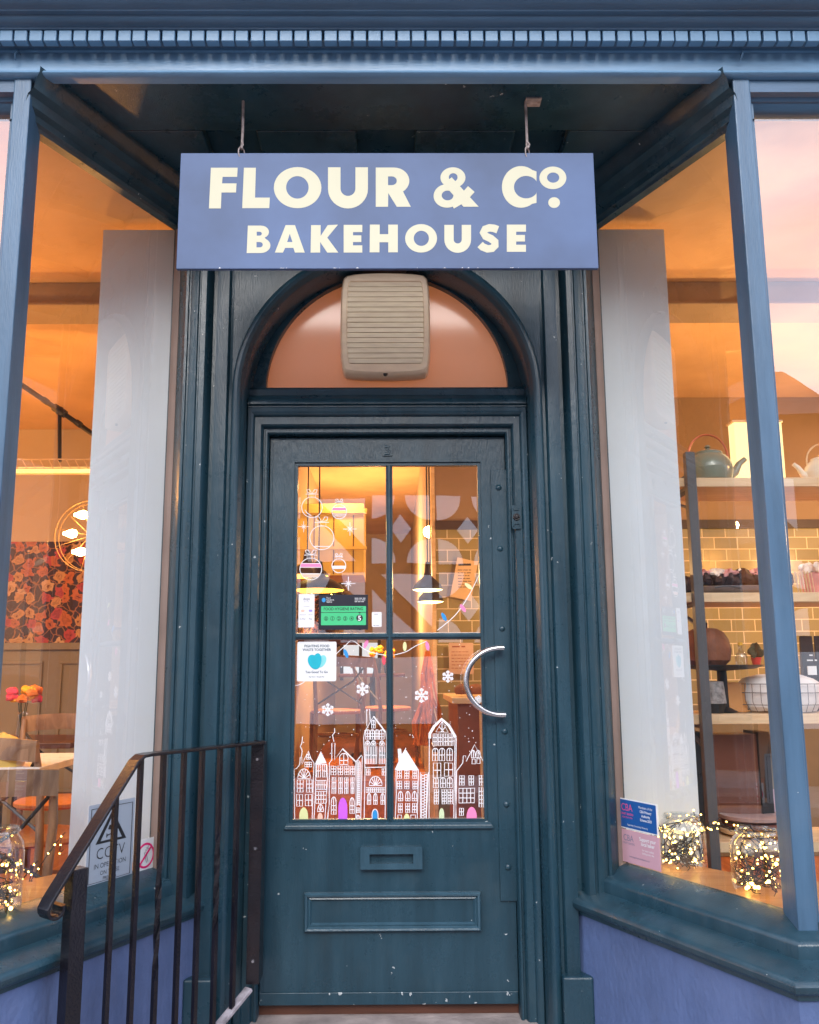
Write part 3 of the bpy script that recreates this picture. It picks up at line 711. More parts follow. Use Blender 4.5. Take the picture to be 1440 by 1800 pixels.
# baubles
cb_ = conv(500, 830, 7.2)
def bauble(cx, cy, r, bands, fills):
    a = Art(cb_); a.loop([(cx+r*cos(t), cy+r*sin(t)) for t in [2*pi*i/30 for i in range(30)]])
    w = r*.34; a.loop([(cx-w, cy-r*.97), (cx-w, cy-r*1.28), (cx+w, cy-r*1.28), (cx+w, cy-r*.97)])
    t = cy-r*1.32
    for sg in (-1, 1): a.loop([(cx, t), (cx+sg*r*.25, t-r*.42), (cx+sg*r*.5, t-r*.4), (cx+sg*r*.42, t-r*.12)]); a.line((cx, t), (cx+sg*r*.6, t+r*.05))
    for b in bands: x = sqrt(max(0, 1-b*b))*r; a.line((cx-x, cy+b*r), (cx+x, cy+b*r))
    if not bands: a.line((cx-r*.7, cy+r*.25), (cx-r*.45, cy+r*.6), (cx-r*.1, cy+r*.78))
    a.build('painted_bauble', DR, fills, PEN*1.0)
def band(cx, cy, r, b0, b1):
    P = [];
    for b in (b0, b1): pass
    t = [b0+(b1-b0)*i/6 for i in range(7)]
    return [(cx-sqrt(1-b*b)*r*.98, cy+b*r) for b in t]+[(cx+sqrt(1-b*b)*r*.98, cy+b*r) for b in t[::-1]]
bauble(350, 445, 130, [], [])
bauble(695, 500, 92, [-.55, -.2, .35, .6], [(PK, band(695,500,92,-.5,-.22))])
bauble(475, 830, 152, [.72], [])
bauble(335, 1225, 138, [-.5, -.15, .45, .75], [(PK, band(335,1225,138,-.48,-.18)), (PP, band(335,1225,138,.48,.74))])
bauble(690, 1185, 88, [.05, .4], [(WPEN, band(690,1185,88,.08,.38))])
def star(cv, x, y, r, arms, name='painted_star', pen=PEN, twigs=False):
    a = Art(cv)
    for k in range(arms):
        t = pi*k/arms; rr = r*(1.0 if k % 2 == 0 or twigs else .5)
        a.L.append([cv(x-rr*sin(t), y-rr*cos(t)), cv(x+rr*sin(t), y+rr*cos(t))])
        if twigs:
            for sg in (-1, 1):
                for off in (-.45, .45):
                    bx_, by_ = x+sg*.55*r*sin(t), y+sg*.55*r*cos(t)
                    a.L.append([cv(bx_, by_), cv(bx_+sg*.38*r*sin(t+off*1.6), by_+sg*.38*r*cos(t+off*1.6))])
    a.build(name, DR, (), pen)
star(cb_, 245, 690, 70, 4, pen=.0010); star(cb_, 830, 720, 85, 4, pen=.0012); star(cb_, 810, 1410, 90, 4, pen=.0014)
cf = conv(500, 1110, 3.6)
for x, y, r in ((275, 495, 40), (495, 365, 42), (868, 405, 46), (1035, 285, 38), (1230, 430, 26)): star(cf, x, y, r, 3, 'painted_snowflake', .0030, True)
sm = MB()
for _ in range(150):
    x, y = R.uniform(525, 850), 1130+R.betavariate(1.4, 1.1)*200
    if abs(x-685) < 8: continue
    u, v = frP.uv(x, y); sm.tube([frP.pt(u, v, .0003), frP.pt(u, v, .0012)], R.uniform(.0010, .0021), 7)
sn = sm.build('painted_snow', WPEN, DR); sn['kind'] = 'stuff'
# painted fairy light string
def lightstring(cv, pts, bulbs):
    a = Art(cv); sm_ = []
    for i in range(len(pts)-1):
        for k in range(6):
            t = k/6; p0 = pts[max(i-1, 0)]; p1, p2 = pts[i], pts[i+1]; p3 = pts[min(i+2, len(pts)-1)]
            sm_.append(tuple(.5*(2*p1[j]+(p2[j]-p0[j])*t+(2*p0[j]-5*p1[j]+4*p2[j]-p3[j])*t*t+(3*p1[j]-p0[j]-3*p2[j]+p3[j])*t**3) for j in (0, 1)))
    a.L.append([cv(*p) for p in sm_+[pts[-1]]])
    fl = []
    for x, y, an, mt in bulbs:
        fl.append((mt, [(x+30*cos(t)*sin(an)+12*sin(t)*cos(an), y+30*cos(t)*cos(an)-12*sin(t)*sin(an)) for t in [2*pi*i/14 for i in range(14)]]))
    a.build('painted_light_string', DR, fl, .0013)
lightstring(cf, [(62, 345), (110, 330), (160, 290)], [])
lightstring(cf, [(330, 140), (385, 90), (430, 58), (500, 108), (560, 135), (645, 152)], [(390, 140, .4, PB), (517, 78, -.4, PK), (630, 182, 0, PR)])
lightstring(cf, [(692, 150), (770, 128), (830, 92), (900, 62)], [(762, 95, 0, PY), (905, 92, .2, PK)])
cu_ = conv(500, 790, 3.6)
lightstring(cu_, [(968, 1145), (1080, 1050), (1170, 920), (1250, 755)], [(1010, 1060, .5, PB), (1130, 1005, .6, PK), (1165, 865, .9, PY)])

# ------------------------------------------------------------------ stickers and signs on the glass
def card(name, label, cat, fr, pxs, mat, r=.004, thick=.0015, off=.0012, extra=None):
    """card with four photographed corners TL TR BR BL averaged to an upright rectangle"""
    uv = [fr.uv(*p) for p in pxs]
    us = sorted(u for u, v in uv); vs = sorted(v for u, v in uv)
    u0, u1 = (us[0]+us[1])/2, (us[2]+us[3])/2; v0, v1 = (vs[0]+vs[1])/2, (vs[2]+vs[3])/2
    t = thing(name, label, cat, fr.pt((u0+u1)/2, v0))
    m = MB(); fill([rrect(u0, u1, v0, v1, r)], fr, off, thick, m); m.build('card', mat, t)
    sg = 1 if fr.ax.x > 0 else -1
    c = Fr(fr.pt(u0 if sg > 0 else u1, v0, off+thick+.0003), fr.ax*sg)   # reads left to right from the street
    c.n = fr.n
    return t, c, abs(u1-u0), v1-v0
# food hygiene rating
t, c, w, h = card('rating_sticker', 'black and green FOOD HYGIENE RATING sticker showing 5, on the upper left door pane', 'sticker', frP, [(561, 1045), (648, 1046), (646, 1107), (560, 1107)], NAVY, .001)
m = MB(); fill([rrect(.05*w, .96*w, .13*h, .67*h, .002)], c, 0, .0006, m); m.build('green_panel', GREENP, t)
m = MB()
text('FOOD HYGIENE RATING', c, .5*w, .555*h, .115*h, m, .0012, .012, 'CENTER', .88)
m.add([c.pt(.05*w, .50*h, .001), c.pt(.96*w, .50*h, .001), c.pt(.96*w, .485*h, .001), c.pt(.05*w, .485*h, .001)], [(0, 1, 2, 3)])
for i in range(5):
    cx_ = (.15+.13*i)*w; fill([ell(cx_, .32*h, .043*w, .043*w, 20), ell(cx_, .32*h, .036*w, .036*w, 20)], c, .0009, .0003, m)
    text(str(i), c, cx_, .32*h-.045*h, .12*h, m, .0012, .004, 'CENTER')
fill([ell(.83*w, .33*h, .068*w, .068*w, 24)], c, .0009, .0003, m)
m.add([c.pt(.80*w, .486*h, .001), c.pt(.86*w, .486*h, .001), c.pt(.83*w, .455*h, .001)], [(0, 1, 2)])
m.build('lettering', INK, t)
m = MB(); text('5', c, .83*w, .255*h, .2*h, m, .0016, .02, 'CENTER'); 
for i, s_ in enumerate(('Food', 'Standards', 'Agency')): text(s_, c, .155*w, (.89-.055*i)*h, .055*h, m, .0004, .01)
for i in range(3): rules(c, .73*w, (.89-.05*i)*h, (.24-.05*(i == 2))*w, .025*h, m, .0004)
m.build('lettering', PAPER, t)
m = MB(); fill([ell(.10*w, .85*h, .04*w, .045*w, 20)], c, .0, .0005, m); m.build('emblem', PB, t)
# payment sticker
t, c, w, h = card('payment_sticker', 'tall white card payment sticker headed dojo, left of the black rating sticker', 'sticker', frP, [(526, 1044), (554, 1045), (552, 1103), (524, 1103)], PAPER, .002)
m = MB(); text('dojo', c, .5*w, .82*h, .11*h, m, .0002, .01, 'CENTER'); text('We accept', c, .5*w, .76*h, .035*h, m, .0002, 0, 'CENTER')
text('G Pay', c, .27*w, .235*h, .07*h, m, .0002, 0, 'CENTER'); text('Pay', c, .76*w, .235*h, .07*h, m, .0002, .01, 'CENTER')
for px_, s_ in ((.27, 'mastercard'), (.76, 'maestro')): text(s_, c, px_*w, .37*h, .04*h, m, .0002, 0, 'CENTER')
text('contactless', c, .5*w, .62*h, .04*h, m, .0002, 0, 'CENTER'); m.build('lettering', GINK, t)
m = MB(); fill([ell(.23*w, .5*h, .07*w, .07*w, 16)], c, 0, .0003, m); fill([ell(.31*w, .5*h, .07*w, .07*w, 16)], c, .0004, .0003, m); m.build('emblem', PP, t)
m = MB(); fill([ell(.72*w, .5*h, .07*w, .07*w, 16)], c, 0, .0003, m); fill([ell(.80*w, .5*h, .07*w, .07*w, 16)], c, .0004, .0003, m); m.build('emblem', basic('lilac ink', (.35, .3, .75)), t)
# small white tag (its code is left out)
t, c, w, h = card('tag_sticker', 'small white rounded sticker right of the black rating sticker, by the glazing bar', 'sticker', frP, [(654, 1076), (671, 1076), (671, 1102), (654, 1102)], PAPER, .003)
m = MB(); rules(c, .25*w, .84*h, .5*w, .06*h, m, .0002); rules(c, .15*w, .08*h, .7*w, .05*h, m, .0002); m.build('lettering', GINK, t)
# food waste sticker
t, c, w, h = card('waste_sticker', 'large white FIGHTING FOOD WASTE TOGETHER sticker with turquoise leaf heart', 'sticker', frP, [(523, 1128), (592, 1128), (591, 1198), (522, 1197)], PAPER, .006)
m = MB(); text('FIGHTING FOOD', c, .5*w, .86*h, .088*h, m, .0002, .022, 'CENTER', .95); text('WASTE TOGETHER', c, .5*w, .765*h, .088*h, m, .0002, .022, 'CENTER', .95)
text('Too Good To Go', c, .5*w, .205*h, .082*h, m, .0002, .02, 'CENTER', .95); text('App Store   Google Play', c, .5*w, .10*h, .04*h, m, .0002, .01, 'CENTER'); m.build('lettering', basic('dark teal ink', (.01, .07, .12)), t)
def leaf(cx_, cz_, lx, lz, an): return [(cx_+lx*cos(a)*cos(an)-lz*sin(a)*sin(an), cz_+lx*cos(a)*sin(an)+lz*sin(a)*cos(an)) for a in [2*pi*i/24 for i in range(24)]]
m = MB(); fill([leaf(.62*w, .50*h, .11*w, .17*h, -.5)], c, 0, .0004, m); m.build('emblem', TURQL, t)
m = MB(); fill([leaf(.43*w, .485*h, .14*w, .20*h, .55)], c, .0006, .0004, m); fill([leaf(.51*w, .51*h, .11*w, .20*h, -.12)], c, .0012, .0004, m); m.build('emblem', TURQ, t)
# CCTV sign and no smoking sticker on the left canted glass
frL, frR = frG[-1], frG[1]
t, c, w, h = card('cctv_sign', 'pale blue grey CCTV IN OPERATION sign behind the railings', 'sign', frL, [(153, 1419), (235, 1400), (233, 1537), (151, 1561)], PALEB, .004)
m = MB(); bb = .05*w
fill([[(bb, .03*h), (w-bb, .03*h), (w-bb, .95*h), (bb, .95*h)], [(bb*1.25, .035*h), (w-bb*1.25, .035*h), (w-bb*1.25, .943*h), (bb*1.25, .943*h)]], c, 0, .0004, m)
T1 = [(.17*w, .50*h), (.83*w, .50*h), (.5*w, .90*h)]; T2 = [(.27*w, .53*h), (.73*w, .53*h), (.5*w, .82*h)]
fill([T1, T2], c, 0, .0004, m); fill([[(.42*w, .66*h), (.60*w, .63*h), (.62*w, .68*h), (.45*w, .715*h)]], c, 0, .0004, m)
penlines([[c_p for c_p in [(.52*w, .65*h), (.50*w, .60*h), (.40*w, .585*h)]], [(.40*w, .61*h), (.40*w, .56*h)]], c, .0004, .0018, m)
text('CCTV', c, .5*w, .31*h, .20*h, m, .0003, -.012, 'CENTER', .92, 1.05)
text('IN OPERATION', c, .5*w, .20*h, .085*h, m, .0003, -.006, 'CENTER', .95); text('ON THESE', c, .5*w, .11*h, .075*h, m, .0003, -.006, 'CENTER', .95); text('PREMISES', c, .5*w, .045*h, .06*h, m, .0003, -.004, 'CENTER', .95)
m.build('lettering', INK, t)
t, c, w, h = card('no_smoking_sticker', 'small white no smoking sticker with magenta circle right of the CCTV sign', 'sticker', frL, [(238, 1479), (272, 1470), (272, 1528), (236, 1538)], PAPER, .001)
m = MB(); k_ = min(w, h)*.44
fill([ell(.5*w, .5*h, k_, k_, 32), ell(.5*w, .5*h, k_*.83, k_*.83, 32)], c, .0, .0004, m); fill([ribbon([(.5*w-k_*.62, .5*h-k_*.62), (.5*w+k_*.62, .5*h+k_*.62)], k_*.17)], c, .0006, .0004, m); m.build('prohibition_ring', MAG, t)
m = MB(); penlines([[(.42*w, .60*h), (.55*w, .28*h), (.62*w, .31*h), (.49*w, .62*h), (.42*w, .60*h)], [(.46*w, .68*h), (.52*w, .64*h), (.58*w, .72*h), (.66*w, .68*h)], [(.5*w, .74*h), (.56*w, .70*h), (.62*w, .78*h)]], c, .0012, .0008, m); m.build('cigarette', INK, t)
# bakers' association stickers on the right canted glass
t, c, w, h = card('membership_sticker', 'blue CBA membership sticker with white border on the right window', 'sticker', frR, [(1086, 1402), (1156, 1413), (1158, 1468), (1088, 1454)], PAPER, .003)
m = MB(); fill([rrect(.025*w, .975*w, .04*h, .96*h, .003)], c, 0, .0004, m); m.build('blue_panel', BLUEC, t)
m = MB(); text('CBA', c, .25*w, .60*h, .34*h, m, .0007, .0, 'CENTER', .85); text('CRAFT BAKERS', c, .25*w, .46*h, .10*h, m, .0007, .015, 'CENTER', .9); text('ASSOCIATION', c, .25*w, .35*h, .08*h, m, .0007, 0, 'CENTER'); m.build('lettering', PKINK, t)
m = MB()
for i, (s_, b_) in enumerate((('Members of the', 0), ('CBA Primary', .02), ('Authority', .02), ('Scheme 2023', .02))): text(s_, c, .72*w, (.76-.135*i)*h, .12*h, m, .0007, b_, 'CENTER', .85)
text('Supporting  Connecting  Influencing', c, .5*w, .12*h, .085*h, m, .0007, 0, 'CENTER', .8); m.build('lettering', PAPER, t)
t, c, w, h = card('support_sticker', 'faded pink Support your local baker sticker under the blue one', 'sticker', frR, [(1088, 1456), (1159, 1470), (1164, 1532), (1091, 1512)], PINKC, .001)
m = MB(); text('CBA', c, .25*w, .66*h, .28*h, m, .0002, .0, 'CENTER', .85); text('CRAFT BAKERS', c, .25*w, .56*h, .09*h, m, .0002, .0, 'CENTER', .9); text('www.supportyourlocalbaker.co.uk', c, .5*w, .18*h, .08*h, m, .0002, 0, 'CENTER', .8); m.build('lettering', GINK, t)
m = MB(); text('Support your', c, .72*w, .76*h, .155*h, m, .0002, .02, 'CENTER', .85); text('local baker', c, .72*w, .62*h, .155*h, m, .0002, .02, 'CENTER', .85)
text('for hand crafted', c, .72*w, .46*h, .09*h, m, .0002, 0, 'CENTER', .85); text('baking every day', c, .72*w, .37*h, .09*h, m, .0002, 0, 'CENTER', .85); m.build('lettering', PAPER, t)

# ------------------------------------------------------------------ hanging sign
YS = 2.40
SG = thing('hanging_sign', 'slate blue board lettered FLOUR & Co BAKEHOUSE in cream, hung under the soffit', 'sign', (0, YS, 2.35))
frS = Fr((0, YS, 0), (1, 0, 0))
u0, v1 = frS.uv(318, 269); u1, _ = frS.uv(1043, 268); _, v0 = frS.uv(680, 472)
m = MB(); m.box(u0, u1, YS, YS+.014, v0, v1); m.build('board', SIGNB, SG, bevel=.0015)
k8 = lambda pts: [frS.uv(380+x/2.3226, 150+y/2.3226) for x, y in pts]
k1 = lambda pts: [frS.uv(x/2, y/2) for x, y in pts]
LT = MB()
def L8(loops, off=0): fill([k8(l) for l in loops], frS, .0002+off*.3, .0003, LT)
fill([k1([(742,590),(836,590),(834,622),(783,622),(781,645),(832,645),(830,677),(779,677),(777,733),(735,733)])], frS, .0002, .0003, LT)
fill([k1([(858,590),(900,590),(897,695),(949,695),(947,732),(852,732)])], frS, .0002, .0003, LT)
L8([ell(333, 418, 97, 84), ell(332, 417, 46, 46)])
U = lambda x0, x1, y0, y1, sw: [(x0, y0), (x0+sw, y0)] + [((x0+x1)/2+((x1-x0)/2-sw)*cos(a), y1-sw-((x1-x0)/2-sw)+((x1-x0)/2-sw)*sin(a)) for a in [pi-pi*i/12 for i in range(13)]] + [(x1-sw, y0), (x1, y0)] + [((x0+x1)/2+(x1-x0)/2*cos(a), y1-(x1-x0)/2*.98+(x1-x0)/2*.98*sin(a)) for a in [pi*i/16 for i in range(17)]]
L8([U(457, 620, 335, 503, 51)])
L8([[(652,336),(720,336)]+ell(726,390,63,54,12,-pi/2,pi*.30)+[(795,496),(738,496),(703,440),(702,496),(652,496)], [(702,372),(716,372)]+ell(718,390,20,18,8,-pi/2,pi/2)+[(702,408)]])
# ampersand: two bowls, diagonal and arm
L8([ell(967, 377, 51, 42), ell(968, 376, 18, 17)]); L8([ell(943, 452, 55, 48), ell(945, 450, 24, 20)], .0004)
L8([[(928,402),(962,376),(1072,496),(1010,496)]], .0008); L8([ribbon([(1042,424),(1008,462),(962,488)], 36)], .0012)
# C, superior o and stop
co_ = [(1308, 352)]+[(1245+78*cos(a), 415+85*sin(a)) for a in [-.95-(2*pi-1.9)*i/30 for i in range(31)]]+[(1308, 480), (1308, 436)]+[(1266+50*cos(a), 416+46*sin(a)) for a in [.62+(2*pi-1.24)*i/26 for i in range(27)]]+[(1308, 392)]
L8([co_])
L8([ell(1375, 378, 55, 46), ell(1376, 377, 25, 21)]); L8([ell(1380, 479, 24, 22, 20)])
# BAKEHOUSE
L8([[(130,573),(180,573)]+ell(184,599,32,26,8,-pi/2,pi*.35)+ell(182,654,40,31,10,-pi*.32,pi/2)+[(125,685)], [(166,598),(176,598)]+ell(178,606,9,8,6,-pi/2,pi/2)+[(166,614)], [(165,640),(178,640)]+ell(179,651,12,11,6,-pi/2,pi/2)+[(165,662)]])
L8([[(284,571),(322,571),(362,683),(322,683),(316,664),(282,664),(273,683),(240,683)], [(301,606),(290,640),(312,640)]])
L8([[(388,571),(427,571),(427,615),(456,571),(498,569),(454,622),(499,683),(454,683),(425,640),(425,683),(386,683)]])
def E_(x0, x1, y0, y1): hh=(y1-y0); return [(x0,y0),(x1,y0),(x1,y0+.26*hh),(x0+38,y0+.26*hh),(x0+38,y0+.38*hh),(x1-4,y0+.38*hh),(x1-4,y0+.62*hh),(x0+38,y0+.62*hh),(x0+38,y0+.74*hh),(x1,y0+.74*hh),(x1,y1),(x0,y1)]
L8([E_(521, 597, 570, 683)]); L8([E_(1187, 1265, 569, 680)])
L8([[(628,569),(668,569),(668,608),(703,608),(703,569),(742,569),(742,682),(703,682),(703,641),(667,641),(667,682),(627,682)]])
L8([ell(837, 625, 65, 58), ell(838, 625, 31, 31)])
L8([U(932, 1041, 570, 684, 38)])
L8([ribbon([(1150,590),(1134,584),(1116,582),(1098,588),(1091,601),(1100,616),(1122,626),(1139,640),(1139,654),(1127,666),(1108,668),(1088,660),(1078,650)], 31)])
LT.build('lettering', CREAM, SG)
for hx, pz in ((424, 268), (928, 268)):
    u, v = frS.uv(hx, 270); zt = SOFF
    m = MB(); m.tube([(u, YS+.007, v+.012+.016*cos(a)) if False else (u+.008*sin(a), YS+.007+.010*sin(a), v+.006+.020*cos(a)) for a in [2*pi*i/14 for i in range(14)]], .0022, 6, True)
    m.tube([(u, YS+.008, v+.02), (u+.001, YS+.012, v+.09), (u, YS+.01, zt+.002)], .0042, 8)
    m.tube([(u+.008, YS+.004, v+.03+.0*a) for a in (0, 1)] and [(u, YS+.004, v+.045), (u+.006, YS-.002, v+.03), (u+.001, YS-.002, v+.018)], .0028, 6)
    m.build('hook', RUST, SG)
m = MB(); u, v = frS.uv(941, 185); m.box(u-.03, u+.02, YS-.01, YS+.03, SOFF-.006, SOFF+.0005); m.build('hook_plate', RUST, SG)
# white rubbed marks along the lower edge of the board
m = MB()
for i in range(16):
    x = R.uniform(u0+.02, u1-.02); fill([[(x, v0+.001), (x+R.uniform(.003, .009), v0+.0015), (x+.003, v0+R.uniform(.002, .005))]], frS, .0001, .0003, m)
m.build('edge_wear', PAPER, SG)

# ------------------------------------------------------------------ extractor fan cowl in the fanlight
YF = 2.985
frV = Fr((0, YF, 0), (1, 0, 0))
VT = thing('extractor_vent', 'yellowed cream plastic extractor fan grille with louvres in the arched fanlight', 'vent', (0, YF, 2.2))
fl_, ft_ = frV.uv(598, 570)[0], frV.uv(680, 478)[1]; fr_, fb_ = frV.uv(757, 570)[0], frV.uv(680, 657)[1]
cx_, cz_ = (fl_+fr_)/2, (ft_+fb_)/2; hw, hh = (fr_-fl_)/2, (ft_-fb_)/2
def squircle(k, bulge=.045, n=10):
    P = []; a, b = hw*k, hh*k if k == 1 else hh-(hw-hw*k); r = .022*k
    sides = [((a, -b), (a, b)), ((a, b), (-a, b)), ((-a, b), (-a, -b)), ((-a, -b), (a, -b))]
    for i, (p, q_) in enumerate(sides):
        for j in range(n):
            t_ = (j+.5)/n; e = 1-(2*t_-1)**2; x = p[0]+(q_[0]-p[0])*t_; z = p[1]+(q_[1]-p[1])*t_
            if i == 0: x += bulge*a*(e-1)
            if i == 1: z += bulge*b*(e-1)
            if i == 2: x -= bulge*a*(e-1)
            if i == 3: z -= bulge*b*(e-1)
            # round the corners
            d_ = min(t_, 1-t_)*2
            if d_ < .2:
                x *= 1-.055*(1-d_/.2)**1.5; z *= 1-.045*(1-d_/.2)**1.5
            P.append((x, z))
    return P
rows = []
for k, dy in ((1.0, .085), (1.0, .02), (.985, .006), (.955, -.002), (.86, -.004), (.845, .002)):
    rows.append([(cx_+x, YF+dy, cz_+z) for x, z in squircle(k)])
m = MB(); m.strips(rows, True); m.build('cowl', CREAMPL, VT, True)
m = MB(); m.box(cx_-hw*.9, cx_+hw*.9, YF+.02, YF+.07, cz_-hh*.9, cz_+hh*.9); m.build('backing', GAP, VT)
NL = 16; zb, zt_ = cz_-hh*.80, cz_+hh*.80
m = MB()
for i in range(NL):
    a_, b_ = zb+(zt_-zb)*i/NL, zb+(zt_-zb)*(i+1)/NL; hx = hw*.845
    m.hexa([(cx_-hx, YF-.002, a_+.0012), (cx_+hx, YF-.002, a_+.0012), (cx_+hx, YF+.01, a_+.0012), (cx_-hx, YF+.01, a_+.0012),
            (cx_-hx, YF+.0015, b_), (cx_+hx, YF+.0015, b_), (cx_+hx, YF+.016, b_), (cx_-hx, YF+.016, b_)])
m.build('louvres', CREAMPD, VT)
m = MB()
m.box(cx_-hw*.87, cx_+hw*.87, YF-.0035, YF+.01, zt_+.001, zt_+.020); m.box(cx_-hw*.87, cx_+hw*.87, YF-.0035, YF+.01, zb-.018, zb-.001); m.build('louvre_surround', CREAMPL, VT, bevel=.003)
m = MB(); m.tube([(cx_, YF+.012, cz_-hh*.985), (cx_, YF+.004, cz_-hh*.985)], [.009, .008], 12); m.build('screw_cover', BLACK, VT, True)
# mounting disc behind, through the glass
m = MB(); m.tube([(cx_, YF+.08, cz_), (cx_, 3.12, cz_)], .11, 24); m.build('duct', CREAMPL, VT, True)

# ------------------------------------------------------------------ handrail
HR = thing('handrail', 'black painted iron handrail with thin bars beside the door', 'handrail', (-.75, 2.6, -.3))
H0 = Vector((-.424, 2.912, 0)); hd = Vector((-.308, -.41, 0)).normalized()
def hp_(px, py):      # point of the rail's upright plane seen at a pixel
    n = Vector((hd.y, -hd.x, 0)); d = ray(px, py); t_ = (H0-CAM).dot(n)/d.dot(n); return CAM+d*t_
A_ = hp_(457, 1305); B_ = hp_(243, 1328); C_ = hp_(80, 1590)
m = MB()
side_n = Vector((hd.y, -hd.x, 0))
rail = [A_-hd*0.0, B_+(A_-B_).normalized()*.03, B_+(A_-B_).normalized()*.008+Vector((0, 0, -.002)), B_+(C_-B_).normalized()*.018, C_-(C_-B_).normalized()*.02, C_+Vector((0, 0, -.004))]
cd = (C_-B_).normalized(); cn = Vector((-hd.x*cd.z*1.0, -hd.y*cd.z, 0)); 
# scroll end curling under
rr_ = .024; pn = side_n.cross(cd).normalized()
if pn.z > 0: pn = -pn
cen = C_+pn*rr_
for i in range(1, 10):
    a = pi*1.35*i/9; rail.append(cen - pn*rr_*cos(a)*(1-.02*i) + cd*rr_*sin(a)*(1-.02*i))
W2, T2_ = .050, .009
rows = []
for i, p in enumerate(rail):
    d_ = (rail[min(i+1, len(rail)-1)]-rail[max(i-1, 0)]).normalized(); up = side_n.cross(d_).normalized()
    rows.append([p+side_n*(W2/2)+up*(T2_/2), p-side_n*(W2/2)+up*(T2_/2), p-side_n*(W2/2)-up*(T2_/2), p+side_n*(W2/2)-up*(T2_/2)])
m.strips(rows, True); m.f.append((0, 1, 2, 3)); n_ = len(m.v); m.f.append((n_-1, n_-2, n_-3, n_-4))
m.build('top_rail', BLACKP, HR, bevel=.002)
def railz(p):       # height of the underside of the rail over a plan position along it
    s_ = (p-B_).dot(hd)
    if s_ < 0: return B_.z-.003
    return B_.z+(C_.z-B_.z)*s_/((C_-B_).dot(hd))-.004
# bottom slanted rail
bo0 = hp_(438, 1738); bo1 = bo0+hd*.75+Vector((0, 0, -.42))
for top, bot, sz, nm in (((208, 1367), (182, 1800), .0155, 'baluster'), ((250, 1328), (226, 1800), .0155, 'baluster'), ((291, 1325), (266, 1800), .0155, 'baluster'), ((326, 1320), (305, 1800), .0155, 'baluster'),
                         ((358, 1317), (339, 1790), .0155, 'baluster'), ((390, 1313), (372, 1760), .0155, 'baluster'), ((420, 1309), (408, 1750), .0155, 'baluster')):
    p = hp_(*top); q_ = hp_(*bot); x, y = (p.x+q_.x)/2, (p.y+q_.y)/2
    if nm:
        s_ = (Vector((x, y, 0))-Vector((bo0.x, bo0.y, 0))).dot(hd); zb_ = bo0.z+.003-.56*s_
        m = MB(); twx = []
        zt2 = railz(Vector((x, y, 0))); tw_ = (top[0] in (291, 390))
        N = 26; rows = []
        for i in range(N+1):
            t_ = i/N; z = zb_+(zt2-zb_)*t_; an = (pi*1.5*max(0, min(1, (t_-.35)/.35)) if tw_ else 0)+atan2(hd.y, hd.x)
            rows.append([(x+sz*.62*cos(an+pi/4+k*pi/2), y+sz*.62*sin(an+pi/4+k*pi/2), z) for k in range(4)])
        m.strips(rows, True); m.build(nm, BLACKP, HR)
# newel at the outer end
p = hp_(139, 1508); q_ = hp_(118, 1790); x, y = (p.x+q_.x)/2, (p.y+q_.y)/2
m = MB(); a = Vector((x, y, ZG)); b = Vector((x, y, railz(Vector((x, y, 0)))-.035))
m.bar(a, b, .040, .045, hd); m.build('newel_post', BLACKP, HR, bevel=.002)
# wall plate
p = hp_(446, 1310); m = MB(); m.box(-.463, -.421, 2.900, 2.984, hp_(438, 1735).z, A_.z-.002)
WP = m.build('wall_plate', BLACKP, HR, bevel=.0015)
m = MB()
for py in (1335, 1492, 1690): z = atY(446, py, 2.90).z; m.tube([(-.442, 2.900, z), (-.442, 2.897, z)], [.006, .004], 10)
m.build('screw', STEEL, HR)
m = MB(); m.bar(bo0, bo1, .03, .012); m.build('bottom_rail', basic('worn rail paint', (.32, .30, .33), .7, .5, 30, .4), HR, bevel=.002)

# ------------------------------------------------------------------ inside: partitions and boarding
PT = 2.863
for s, xe, lab in ((-1, 1.128, 'tall white painted board behind the left canted window'), (1, 1.108, 'tall white painted board behind the right canted window')):
    m = MB(); m.box(s*.80, s*xe, 3.08, 3.12, -.004, PT); tag(m.build('white_partition', WHITE, bevel=.002), lab, 'partition')
CE = MB(); CE.box(-6, 6, 2.42, 11.2, 2.90, 2.95) if False else None
c2 = MB(); c2.box(-6, 6, 3.125, 11.2, 2.905, 2.96)
# bay ceilings either side of the recess
for s in (-1, 1):
    P2 = [(s*.83, 3.1245), (s*6, 3.1245), (s*6, 2.40), (s*1.14, 2.40)]
    if s == -1: P2 = P2[::-1]
    c2.add([(x, y, 2.905) for x, y in P2]+[(x, y, 2.96) for x, y in P2], [(0, 1, 2, 3), (7, 6, 5, 4)]+[(i, (i+1) % 4, 4+(i+1) % 4, 4+i) for i in range(4)])
c2.build('interior_ceiling', CEIL); tag(bpy.data.objects['interior_ceiling'], kind='structure')
m = MB(); m.box(-6, 6, 3.62, 3.80, 2.80, 2.904); m.box(-6, 6, 3.60, 3.82, 2.785, 2.799); tag(m.build('ceiling_beam', BEAMM, bevel=.004), 'long painted beam crossing the shop ceiling behind the windows', 'beam')
# window display boards (inner sills)
for s in (-1, 1):
    fr = frG[s]; L = .65
    a, b = fr.pt(-.01, 0, -.012), fr.pt(L+.02, 0, -.012); 
    P2 = [(a.x, a.y), (b.x, b.y), (s*3.4, 2.40), (s*3.4, 2.75), (s*1.24, 2.75), (s*.95, 3.075), (s*.81, 3.075)]
    if s == 1: P2 = P2[::-1]
    n = len(P2); m = MB(); m.add([(x, y, .43) for x, y in P2]+[(x, y, .468) for x, y in P2], [tuple(range(n)), tuple(range(n, 2*n))[::-1]]+[(i, (i+1) % n, n+(i+1) % n, n+i) for i in range(n)])
    tag(m.build('window_board', wood('honey window board', (.50, .22, .08), (.68, .36, .15), .35)), 'honey coloured wooden display ledge inside the %s window' % ('left' if s < 0 else 'right'), 'ledge')
